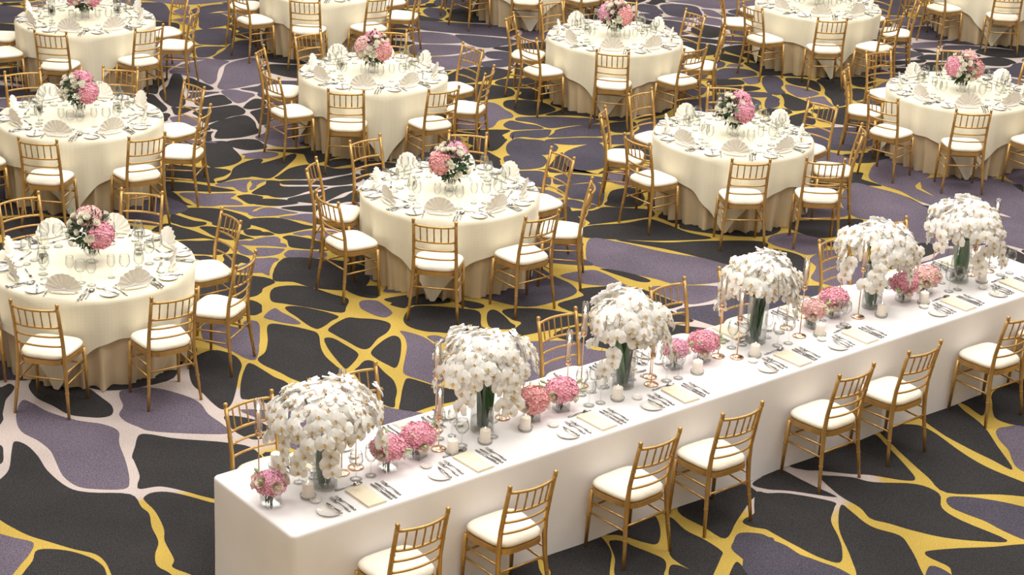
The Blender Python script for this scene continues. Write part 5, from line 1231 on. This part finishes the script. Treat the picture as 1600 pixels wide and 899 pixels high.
def sprig(seed, L, n=9):
    r = R(seed)
    mb = MB()
    path = [Vector((0, 0, 0)), Vector((L * .35, 0, L * .08)), Vector((L * .7, 0, L * .02)), Vector((L, 0, -L * .12))]
    mb.tube(path, [.002, .0016, .0012, .0008], 5)
    for i in range(n):
        f = .35 + .65 * i / (n - 1)
        k = min(int(f * 3), 2); g = f * 3 - k
        c = path[k].lerp(path[k + 1], g)
        side = -1 if i % 2 else 1
        t = Vector((.6, side * .8, r.uniform(-.3, .5))).normalized(); s = t.cross(Vector((0, 0, 1))).normalized(); w = .006; l = .024
        mb.add([c, c + t * l * .5 + s * w, c + t * l, c + t * l * .5 - s * w], [(0, 1, 2, 3)])
    return mb.mesh('leaf_sprig', M['leaf'])

HYD = {k: floret_ball(i * 7 + 1, .088, 230, .85, .0135).mesh('hydrangea_head', M['hyd_' + k]) for i, k in enumerate(PINKS)}
ROSE_W = [rose_mesh(s, .025, M['ivory']) for s in (1, 2)]
ROSE_P = [rose_mesh(s, .032, M['blush'], 5) for s in (3, 4)]
FOLI = [leaf_cluster(s, .150, 300, .055).mesh('foliage', M['leaf']) for s in (11, 12)]
SPRIG = [sprig(s, .13) for s in (21, 22)]
COMPOTE = MB().lathe([(0, 0), (.050, 0), (.052, .004), (.020, .012), (.012, .03), (.016, .045), (.045, .06), (.062, .09), (.066, .125), (.062, .125), (.058, .09), (.04, .065), (0, .055)], 22).mesh('glass_compote', M['vaseglass'])
STEMS = MB()
for i in range(9):
    a = 2 * PI * i / 9
    STEMS.tube([(.02 * math.cos(a + 1.2), .02 * math.sin(a + 1.2), .065), (.035 * math.cos(a), .035 * math.sin(a), .14)], .0035, 5)
STEMS = STEMS.mesh('stems', M['stem'])

# per table: hydrangea heads as (azimuth deg, elevation deg, colour); azimuth 0 = +x, -90 = towards the long table side
BOUQ = {'T1': [(120, 62, 'pale'), (-35, -5, 'rose')], 'T2': [(60, 62, 'rose'), (-30, 0, 'rose')], 'T3': [(-150, 5, 'rose'), (-25, 0, 'rose'), (80, 45, 'mauve')],
        'T4': [(45, 55, 'mauve'), (-145, 10, 'salmon')], 'T5': [(100, 58, 'rose'), (-30, 2, 'salmon'), (-165, 15, 'pale')],
        'T7': [(80, 60, 'pale'), (-30, 5, 'salmon'), (175, 10, 'mauve')], 'T8': [(20, 62, 'rose'), (-50, 2, 'rose')],
        'T10': [(40, 62, 'pale'), (-160, 10, 'rose'), (-5, 0, 'salmon')], 'T9': [(60, 60, 'rose'), (-140, 0, 'salmon')]}
LOOK = {'T1': 'pale pink hydrangea above and deep pink one at its side', 'T2': 'two deep pink hydrangeas and the fullest greenery', 'T3': 'dark rose hydrangeas on both sides',
        'T4': 'mauve hydrangea above and a salmon one low at its side', 'T5': 'rose hydrangea on top and pink ones both sides', 'T7': 'wide pale pink hydrangea crown',
        'T8': 'rose hydrangeas stacked one above another', 'T10': 'pale pink hydrangeas round ivory roses', 'T9': 'rose and salmon hydrangeas'}


def bouquet(tn, x, y):
    r = R(sum(map(ord, tn)))
    t = thing('bouquet', 'bouquet with ' + LOOK[tn], 'bouquet', (x, y, ZC), 0, 'round table bouquets')
    inst('glass_compote', COMPOTE, t)
    inst('stems', STEMS, t)
    C = Vector((0, 0, .255))
    inst('foliage', FOLI[len(tn) % 2], t, C, (0, 0, r.uniform(0, 6)))
    heads = []
    for az, el, c in BOUQ[tn]:
        a, e = math.radians(az), math.radians(el)
        d = Vector((math.cos(a) * math.cos(e), math.sin(a) * math.cos(e), math.sin(e)))
        heads.append(d)
        q = d.to_track_quat('Z', 'Y')
        o = inst('hydrangea_head', HYD[c], t, C + d * .115, q.to_euler(), (1.12, 1.12, 1.05) if el > 40 else (1.2, 1.2, 1.15))
    k = 0; i = 0
    while k < 34 and i < 140:
        i += 1
        z = r.uniform(-.5, .95); th = i * 2.39996
        qq = math.sqrt(1 - z * z)
        d = Vector((qq * math.cos(th), qq * math.sin(th), z))
        if any(d.dot(h) > .77 for h in heads): continue
        s = r.uniform(.8, 1.12)
        inst('white_rose', ROSE_W[k % 2], t, C + d * r.uniform(.150, .185), d.to_track_quat('Z', 'Y').to_euler(), (s, s, s))
        k += 1
    for i in range(9):
        a = r.uniform(0, 2 * PI)
        inst('leaf_sprig', SPRIG[i % 2], t, C + Vector((math.cos(a) * .10, math.sin(a) * .10, r.uniform(-.07, .10))), (0, r.uniform(-.5, .5), a))
    return t

rs = R(77)
for n, (x, y) in TABLES.items():
    if n in ('T12', 'T11'): continue
    for k, a in enumerate(RING):
        setting_round(n, k, x, y, math.radians(a + rs.uniform(-1.5, 1.5)), rs, 0.0)
    if n in BOUQ and in_frame(x, y, 1.0, 60, 30): bouquet(n, x, y)

# ------------------------------------------------------------------ long table
BX, BY = -1.1965, 9.5094
UX, UY = 0.77195, 0.63568
NX, NY = -UY, UX
UANG = math.atan2(UY, UX)
LEN, WID = 7.36, 0.916


def lp(s, q, z=ZC): return (BX + s * UX + q * NX, BY + s * UY + q * NY, z)

# ---- what stands on the long table: (along, across, ...)
POSY = [(.10, .40, 'mauve', 'lone posy of mauve hydrangea and blush roses at the long table corner'),
        (.94, .39, 'rose', 'rose pink hydrangea posy beside the lone-posy orchids'),
        (1.19, .42, 'rose', 'rose pink hydrangea posy ringed with ranunculus, second from lone posy'),
        (2.12, .43, 'salmon', 'salmon pink posy between second and third orchids from lone posy'),
        (2.38, .44, 'rose', 'deep pink domed posy between second and third orchids from lone posy'),
        (3.49, .52, 'mauve', 'smaller mauve pink posy between third and fourth orchids from lone posy'),
        (3.74, .50, 'rose', 'large rose pink posy between third and fourth orchids from lone posy'),
        (4.87, .49, 'pale', 'pale pink posy between fourth and fifth orchids from lone posy'),
        (5.15, .55, 'rose', 'rose pink posy between fourth and fifth orchids from lone posy'),
        (5.86, .46, 'rose', 'rose posy with coral roses between the last two orchids'),
        (6.13, .47, 'pale', 'pale salmon domed posy between the last two orchids')]
ORCH = [(.49, .41, .335, 'widest orchid arrangement, next to the lone posy'), (1.76, .50, .30, 'second white orchid arrangement from the lone posy'),
        (2.98, .49, .295, 'third white orchid arrangement from the lone posy'), (4.31, .53, .285, 'fourth white orchid arrangement from the lone posy'),
        (5.55, .51, .285, 'fifth white orchid arrangement from the lone posy'), (6.57, .49, .30, 'last white orchid arrangement, farthest from the lone posy')]
CAND = [(.22, .73, 'mid', 'behind the lone posy'), (.67, .50, 'high', 'rising through the widest orchids'), (.785, .515, 'short', 'between widest orchids and second posy'), (1.36, .43, 'short', 'beside the second posy from the lone posy'), (1.50, .655, 'tall', 'against the second orchids, lone-posy side'),
        (1.98, .56, 'short', 'against the second orchids, beside a salmon posy'), (2.74, .655, 'tall', 'on the lone-posy side of the third orchids'), (2.60, .64, 'short', 'behind the deep pink domed posy'),
        (3.24, .50, 'mid', 'behind its neighbour past the third orchids'), (3.16, .40, 'short', 'just past the third orchids'), (3.89, .49, 'tall', 'past the large rose posy'),
        (3.99, .40, 'mid', 'before the fourth orchids'), (4.66, .42, 'tall', 'beside the pale pink posy'), (4.69, .58, 'short', 'past the fourth orchids'),
        (5.31, .43, 'tall', 'before the fifth orchids'), (5.44, .74, 'mid', 'behind the fifth orchids'), (6.61, .79, 'mid', 'behind the last orchids'), (6.96, .50, 'tall', 'past the last orchids'), (6.78, .52, 'short', 'close past the last orchids')]
PIL = [(.33, .35, 'between lone posy and widest orchids'), (.38, .79, 'behind the lone posy'), (1.40, .335, 'past the ranunculus-ringed posy'), (1.66, .335, 'before the second orchids'), (1.99, .335, 'before the salmon posy'),
       (2.80, .345, 'before the third orchids'), (3.56, .36, 'before the mauve posy'), (4.11, .34, 'before the fourth orchids'), (4.79, .34, 'before the pale pink posy'), (5.47, .34, 'before the fifth orchids'), (5.95, .33, 'between the last two posies'), (6.71, .37, 'before the last orchids')]
OBST = [(a[0], a[1], .158) for a in POSY] + [(a[0], a[1], .082) for a in ORCH] + [(a[0], a[1], .062) for a in CAND] + [(a[0], a[1], .052) for a in PIL]


def clear_spot(s, q, r, step):
    """slide along the table until a round foot of radius r is free; remembers the spot"""
    for k in range(40):
        for sg in (1, -1):
            c = s + sg * k * step
            if c < .06 or c > LEN - .06: continue
            if all(math.hypot(c - o[0], q - o[1]) > r + o[2] for o in OBST):
                OBST.append((c, q, r)); return c
    return s


def build_long():
    t = thing('long_table', 'long plywood table hidden under the white box cloth', 'table', lp(LEN / 2, WID / 2, 0), UANG)
    MB().box((0, 0, .735), (LEN - .06, WID - .06, .03)).build('tabletop', M['wood'], t, False)
    for i in range(5):
        for j in (-1, 1):
            MB().tube([((i - 2) * 1.7, j * .36, 0), ((i - 2) * 1.7, j * .36, .72)], .02, 8).build('leg', M['steel'], t)
    # cloth: rounded-rectangle plan, soft top edge, falling straight to the floor with slow ripples
    mb = MB()
    rad = .035
    plan = []
    for cx, cy, a0 in ((LEN / 2, WID / 2, 0), (-LEN / 2, WID / 2, 90), (-LEN / 2, -WID / 2, 180), (LEN / 2, -WID / 2, 270)):
        for k in range(7):
            a = math.radians(a0 + 15 * k)
            plan.append((cx - math.copysign(rad, cx) + rad * math.cos(a), cy - math.copysign(rad, cy) + rad * math.sin(a), math.cos(a), math.sin(a)))
    # insert points along the straights
    full = []
    for i in range(len(plan)):
        a = plan[i]; b = plan[(i + 1) % len(plan)]
        d = math.hypot(b[0] - a[0], b[1] - a[1])
        n = max(1, int(d / .09))
        for k in range(n):
            f = k / n
            full.append(tuple(a[q] + (b[q] - a[q]) * f for q in range(4)))
    prof = [(-.020, 0), (-.008, -.003), (-.001, -.011), (.0, -.025), (.001, -.12), (.002, -.25), (.003, -.40), (.005, -.55), (.008, -.70), (.010, .003 - ZT)]
    n = len(full)
    vv = []
    for j, (g, z) in enumerate(prof):
        s = max(0, -z)
        for x, y, nx, ny in full:
            rip = (math.sin(x * 5.3 + y * 9) + .6 * math.sin(x * 11.7 + 1.3 + y * 4)) * .006 * s
            vv.append((x + nx * (g + rip), y + ny * (g + rip), ZT + z))
    fs = [(j * n + (k + 1) % n, j * n + k, (j + 1) * n + k, (j + 1) * n + (k + 1) % n) for j in range(len(prof) - 1) for k in range(n)]
    mb.add(vv, fs)
    mb.add([vv[k] for k in range(n)], [tuple(range(n))])
    o = mb.build('long_tablecloth', M['longcloth'])
    o.location = lp(LEN / 2, WID / 2, 0); o.rotation_euler = (0, 0, UANG)
    tag(o, 'white floor-length box cloth covering the long orchid table', 'tablecloth')
build_long()

SEATS = [.60, 1.41, 2.44, 3.19, 4.29, 5.01, 6.15, 6.87]
ORD = ['first', 'second', 'third', 'fourth', 'fifth', 'sixth', 'seventh', 'eighth']
for i, s in enumerate(SEATS):
    x, y, _ = lp(s, -.45 + .2275); place_chair(x, y, UANG + R(int(s * 100)).uniform(-.05, .05), ORD[i] + " gilt chair from posy end, long table's open side", 'chairs on the open side')
    x, y, _ = lp(s, 1.46 - .2275); place_chair(x, y, UANG + PI + R(int(s * 90)).uniform(-.05, .05), ORD[i] + " gilt chair from posy end, between long table and round tables", 'chairs on the round-table side')

# flat napkin, folded in layers
mb = MB()
for k, (dx, w_, d_) in enumerate([(0, .135, .255), (.002, .133, .252), (-.001, .131, .250)]):
    mb.box((dx, 0, .0025 + k * .0045), (w_, d_, .004))
mb.add([(-.055, .125, .0145), (.0, .055, .0148), (.058, .125, .0145)], [(0, 1, 2)])
FLAT = mb.mesh('folded_napkin', M['flatnapkin'], False)


def setting_long(s, side):
    """side -1: open side, +1: round-table side"""
    rz = UANG if side < 0 else UANG + PI
    ex = (math.cos(rz), math.sin(rz)); ey = (-math.sin(rz), math.cos(rz))
    o = lp(s, 0) if side < 0 else lp(s, WID)
    w = "long table's open side" if side < 0 else "long table's round-table side"
    ws = ', ' + ORD[SEATS.index(s)] + ' seat from posy end, ' + w
    rnd = R(int(s * 100) + side * 7)
    j = lambda q=.006: rnd.uniform(-q, q)
    def at(a, b, z=ZC): return (o[0] + a * ex[0] + b * ey[0], o[1] + a * ex[1] + b * ey[1], z)
    def add(name, me, label, cat, a, b, r, z=ZC): put(name, me, label + ws, cat, plural(name) + ' on ' + w, at(a, b, z), rz + r)
    add('folded_napkin', FLAT, 'flat cream napkin', 'napkin', .02 + j(), .16 + j(), j(.04))
    add('bread_plate', ME['plate'], 'small white bread plate', 'plate', -.265 + j(), .125 + j(), 0)
    add('butter_knife', ME['butterknife'], 'butter knife on bread plate', 'knife', -.235 + j(), .125, j(.1), ZC + .0165)
    add('butter_dish', ME['dish'], 'tiny white butter dish', 'dish', -.26 + j(), .28 + j(), 0)
    for a, io in ((-.105, 'inner'), (-.145, 'outer')): add('fork', ME['fork'], io + ' dinner fork', 'fork', a - .02 + j(.003), .17 + j(.012), j(.04))
    for a, io in ((.135, 'inner'), (.165, 'outer')): add('knife', ME['knife'], io + ' dinner knife', 'knife', a + j(.003), .17 + j(.012), j(.04))
    add('dessert_fork', ME['fork'], 'small fork beside knives', 'fork', .205 + j(.003), .165, j(.02))
    add('spoon', ME['spoon'], 'dessert spoon', 'spoon', .0 + j(), .318 + j(.003), -PI / 2 + j(.06))
    gl = [('water_goblet', 'goblet', 'round clear water goblet', .10, .385), ('wine_glass', 'wine', 'tall clear stemmed wine glass', .20, .372)]
    if side > 0: gl = [('water_goblet', 'goblet', 'round clear water goblet', .10, .375), ('wine_glass', 'wine', 'tall clear stemmed wine glass', .21, .372), ('white_wine_glass', 'flute', 'slim clear white-wine glass', -.02, .385)]
    for nm, key, lab, a, b in gl:
        sg = 1 if side < 0 else -1
        q = b if side < 0 else WID - b
        c = clear_spot(s + sg * a, q, .045, .008)
        put(nm, ME[key], lab + ws, 'glass', plural(nm) + ' on ' + w, lp(c, q), rz)
for s in SEATS:
    for side in (-1, 1): setting_long(s, side)

# ------------------------------------------------------------------ posies in cube vases
_a = .043
CUBE = MB()
for sx, sy in ((1, 0), (-1, 0), (0, 1), (0, -1)):
    CUBE.box((sx * _a, sy * _a, .0375), (.005 if sx else .091, .005 if sy else .091, .075))
CUBE.box((0, 0, .006), (.086, .086, .012))
CUBE = CUBE.mesh('cube_vase', M['vaseglass'], False)
CSTEM = MB()
for i in range(12):
    r_ = R(i); CSTEM.tube([(r_.uniform(-.03, .03), r_.uniform(-.03, .03), .013), (r_.uniform(-.03, .03), r_.uniform(-.03, .03), .105)], .004, 5)
CSTEM = CSTEM.mesh('stems', M['stem'])
BUD = MB().lathe([(0, -.03), (.004, -.028), (.006, -.014), (.011, 0), (.009, .014), (0, .026)], 7).mesh('bud', M['budgreen'])
HYDP = {k: floret_ball(i * 5 + 2, .100, 300, .80, .0135).mesh('hydrangea_head', M['hyd_' + k]) for i, k in enumerate(PINKS)}
for i, (s, q, c, lab) in enumerate(POSY):
    r = R(i + 300)
    t = thing('posy', lab, 'posy', lp(s, q), UANG + r.uniform(-.3, .3), 'pink posies in glass cubes')
    inst('cube_vase', CUBE, t); inst('stems', CSTEM, t)
    small = .85 if i in (0, 5, 7) else 1.0
    inst('hydrangea_head', HYDP[c], t, (0, 0, .145), (r.uniform(-.15, .15), r.uniform(-.15, .15), r.uniform(0, 6)), (small * 1.08, small * 1.08, small))
    nr = 7 if i in (0, 9) else 4
    for k in range(nr):
        a = 2 * PI * k / nr + r.uniform(-.3, .3) + (0.8 if i else 0)
        el = r.uniform(-.25, .15) if i else r.uniform(-.1, .7)
        d = Vector((math.cos(a) * math.cos(el), math.sin(a) * math.cos(el), math.sin(el)))
        me = (ROSE_P if k % 2 == 0 or i == 0 else ROSE_W)[k % 2]
        inst('ranunculus', me, t, Vector((0, 0, .130)) + d * .105 * small, d.to_track_quat('Z', 'Y').to_euler())
    for k in range(4):
        a = r.uniform(0, 2 * PI); el = r.uniform(.0, .6)
        d = Vector((math.cos(a) * math.cos(el), math.sin(a) * math.cos(el), math.sin(el)))
        inst('bud', BUD, t, Vector((0, 0, .135)) + d * .14 * small, d.to_track_quat('Z', 'Y').to_euler())

# ------------------------------------------------------------------ orchid arrangements
def orchid_flower():
    mb = MB()
    def petal(ang, L, W, cup, z0, mi=0):
        c, s = math.cos(ang), math.sin(ang)
        def fn(u, v):
            x = (u - .5) * 2
            e = .05 + .95 * v
            wv = W * math.sqrt(max(0, 1 - (2 * e - 1) ** 2)) * (.55 + .45 * min(1, e * 1.6))
            a = x * wv; b = .003 + L * v
            return (a * c - b * s, a * s + b * c, z0 + cup * v * v - .16 * W * x * x + .003 * math.sin(5 * x + 4 * v) * v)
        mb.grid(fn, 4 if mi else 5, 4 if mi else 6, False, mi)
    for a in (0, 2.15, -2.15): petal(a, .046, .020, -.008, 0)
    for a in (1.28, -1.28): petal(a, .049, .034, .003, .004)
    # lip and column
    petal(PI, .014, .0075, .008, .006, 1)
    for a in (2.3, -2.3): petal(a, .010, .005, .010, .006, 1)
    mb.lathe([(0, .002), (.0032, .004), (.0032, .009), (0, .012)], 6, (0, .003, 0), 1)
    return mb.mesh('orchid_flower', [M['orchid'], M['lip']])
OFL = orchid_flower()
VASE = MB().lathe([(0, 0), (.073, 0), (.076, .004), (.077, .37), (.073, .37), (.072, .018), (0, .016)], 28).mesh('cylinder_vase', M['vaseglass'])
WATER = MB().lathe([(0, .02), (.070, .02), (.070, .085), (0, .085)], 24).mesh('water', M['water'])


def strap_leaf(L, W, bend, tw):
    mb = MB()
    def fn(u, v):
        x = (u - .5) * 2
        w = W * (math.sin(PI * (.12 + .85 * v)) ** .7)
        a = v * bend
        b = L * v
        return (x * w * math.cos(tw * v), bend * L * v * v * .6 + x * w * math.sin(tw * v) + abs(x) * w * .35, b)
    mb.grid(fn, 5, 8)
    mb.grid(lambda u, v: (fn(1 - u, v)[0], fn(1 - u, v)[1] - .0015, fn(1 - u, v)[2]), 5, 8)
    return mb.mesh('strap_leaf', M['strap'])
STRAP = [strap_leaf(.37, .046, .10, .4), strap_leaf(.35, .042, -.08, .6), strap_leaf(.30, .038, .14, -.5)]
for i, (s, q, rad, lab) in enumerate(ORCH):
    r = R(i * 13 + 700)
    t = thing('orchid_arrangement', lab, 'flowers', lp(s, q), 0, 'white orchid arrangements')
    inst('cylinder_vase', VASE, t); inst('water', WATER, t)
    for k in range(4):
        a = r.uniform(0, 2 * PI)
        inst('strap_leaf', STRAP[k % 3], t, (-.022 * math.cos(a), -.022 * math.sin(a), .02), (-.13 * math.sin(a), .13 * math.cos(a), r.uniform(0, 6)))
    tips = []
    nst = 11
    for k in range(nst):
        a = 2 * PI * k / nst + r.uniform(-.2, .2)
        reach = rad * r.uniform(.72, 1.0)
        end = .46 - r.uniform(0, .20) if k % 2 else .52 - r.uniform(0, .1)
        p = [Vector((.03 * math.cos(a), .03 * math.sin(a), .04)), Vector((.045 * math.cos(a), .045 * math.sin(a), .36)), Vector((reach * .45 * math.cos(a), reach * .45 * math.sin(a), .62)),
             Vector((reach * .85 * math.cos(a), reach * .85 * math.sin(a), .60)), Vector((reach * math.cos(a), reach * math.sin(a), end))]
        MB().tube(p, [.0035, .003, .0025, .002, .0012], 5).build('stem', M['stem'], t)
    nf = 150
    for k in range(nf):
        if k < 122:
            z = 1 - 1.32 * (k + .5) / 122
            th = k * 2.39996 + r.uniform(-.1, .1)
            qq = math.sqrt(max(0, 1 - z * z))
            d = Vector((qq * math.cos(th), qq * math.sin(th), z))
            lump = 1 + .10 * math.sin(3 * th + i) * qq + .08 * math.sin(2 * th + 2.1 * i)
            rr = r.uniform(.80, 1.06) * lump
            if z < -.05 and r.random() < .35: continue
            pos = Vector((d.x * rad * rr, d.y * rad * rr, .475 + d.z * .205 * rr))
        else:   # cascading tips of the sprays
            j = k - 122
            st = j // 4; a = 2 * PI * st / 7 + .35 * i + .5 * math.sin(5 * st + i) + r.uniform(-.14, .14)
            dz = (j % 4) + .9 * math.sin(3 * st + i)
            if j % 4 == 3 and (st + i) % 2: continue
            d = Vector((math.cos(a), math.sin(a), -.2)).normalized()
            rr = rad * (1.0 + .03 * dz)
            pos = Vector((math.cos(a) * rr, math.sin(a) * rr, .40 - dz * .05))
        wp = (pos.x * UX + pos.y * UY + s, pos.x * NX + pos.y * NY + q)
        if any(math.hypot(wp[0] - c[0], wp[1] - c[1]) < .06 for c in CAND): continue
        dirn = (Vector((d.x, d.y, d.z * .55 + .30)) + Vector((r.uniform(-.38, .38), r.uniform(-.38, .38), r.uniform(-.2, .2)))).normalized()
        e = dirn.to_track_quat('Z', 'Y')
        sc = r.uniform(1.05, 1.3)
        o = inst('orchid_flower', OFL, t, pos, e.to_euler(), (sc, sc, sc))

# ------------------------------------------------------------------ candles
def holder_mesh(cup):
    mb = MB()
    mb.lathe([(0, 0), (.050, 0), (.052, .003), (.046, .008), (.030, .011), (.012, .016), (.0045, .030), (.0038, cup - .03), (.0065, cup - .02), (.016, cup - .014), (.0195, cup - .008), (.020, cup + .022), (.017, cup + .022), (.016, cup), (0, cup)], 20)
    return mb.mesh('candlestick', M['rosegold'])


def tube_mesh(cup):
    return MB().lathe([(.0225, cup + .012), (.0235, cup + .10), (.0235, cup + .235), (.0215, cup + .235), (.0205, cup + .012)], 18).mesh('glass_chimney', M['tubeglass'])
HOLD = {}
for key, tot in (('high', .70), ('tall', .62), ('mid', .53), ('short', .45)):
    cup = tot - .235
    HOLD[key] = (holder_mesh(cup), tube_mesh(cup), MB().lathe([(0, cup + .001), (.0115, cup + .001), (.0105, cup + .150), (.004, cup + .158), (0, cup + .156)], 12).mesh('taper_candle', M['taper']),
                 MB().lathe([(0, cup + .157), (.0062, cup + .168), (.0075, cup + .178), (.004, cup + .196), (0, cup + .210)], 8).mesh('flame', M['flame']))
KW = {'high': 'tallest', 'tall': 'tall', 'mid': 'middling', 'short': 'short'}
for s, q, key, lab in CAND:
    if key == 'mid' and lab == 'behind the last orchids': pass
    h, g, c, f = HOLD[key]
    t = thing('candle_holder', KW[key] + ' rose-gold candlestick with glass chimney ' + lab, 'candlestick', lp(s, q), 0, 'rose-gold candlesticks')
    inst('candlestick', h, t); inst('glass_chimney', g, t)
    cc = inst('taper_candle', c, t); inst('flame', f, cc)
PILH = MB().lathe([(0, .003), (.0335, .003), (.035, .006), (.035, .093), (.031, .096), (.008, .093), (0, .093)], 18).mesh('wax_pillar', M['wax'])
PILF = MB().lathe([(0, .100), (.002, .103), (.0025, .107), (.0012, .112), (0, .116)], 8).mesh('flame', M['flame'])
PILW = MB().tube([(0, 0, .093), (.001, 0, .103)], .0012, 5).mesh('wick', M['wick'])
PILD = MB().lathe([(0, 0), (.044, 0), (.047, .003), (.050, .022), (.048, .022), (.045, .004), (0, .0028)], 20).mesh('glass_dish', M['glass'])
for s, q, lab in PIL:
    t = thing('pillar_candle', 'short white pillar candle in glass dish ' + lab, 'candle', lp(s, q), 0, 'white pillar candles')
    p = inst('wax_pillar', PILH, t); inst('wick', PILW, p); inst('flame', PILF, p); inst('glass_dish', PILD, t)
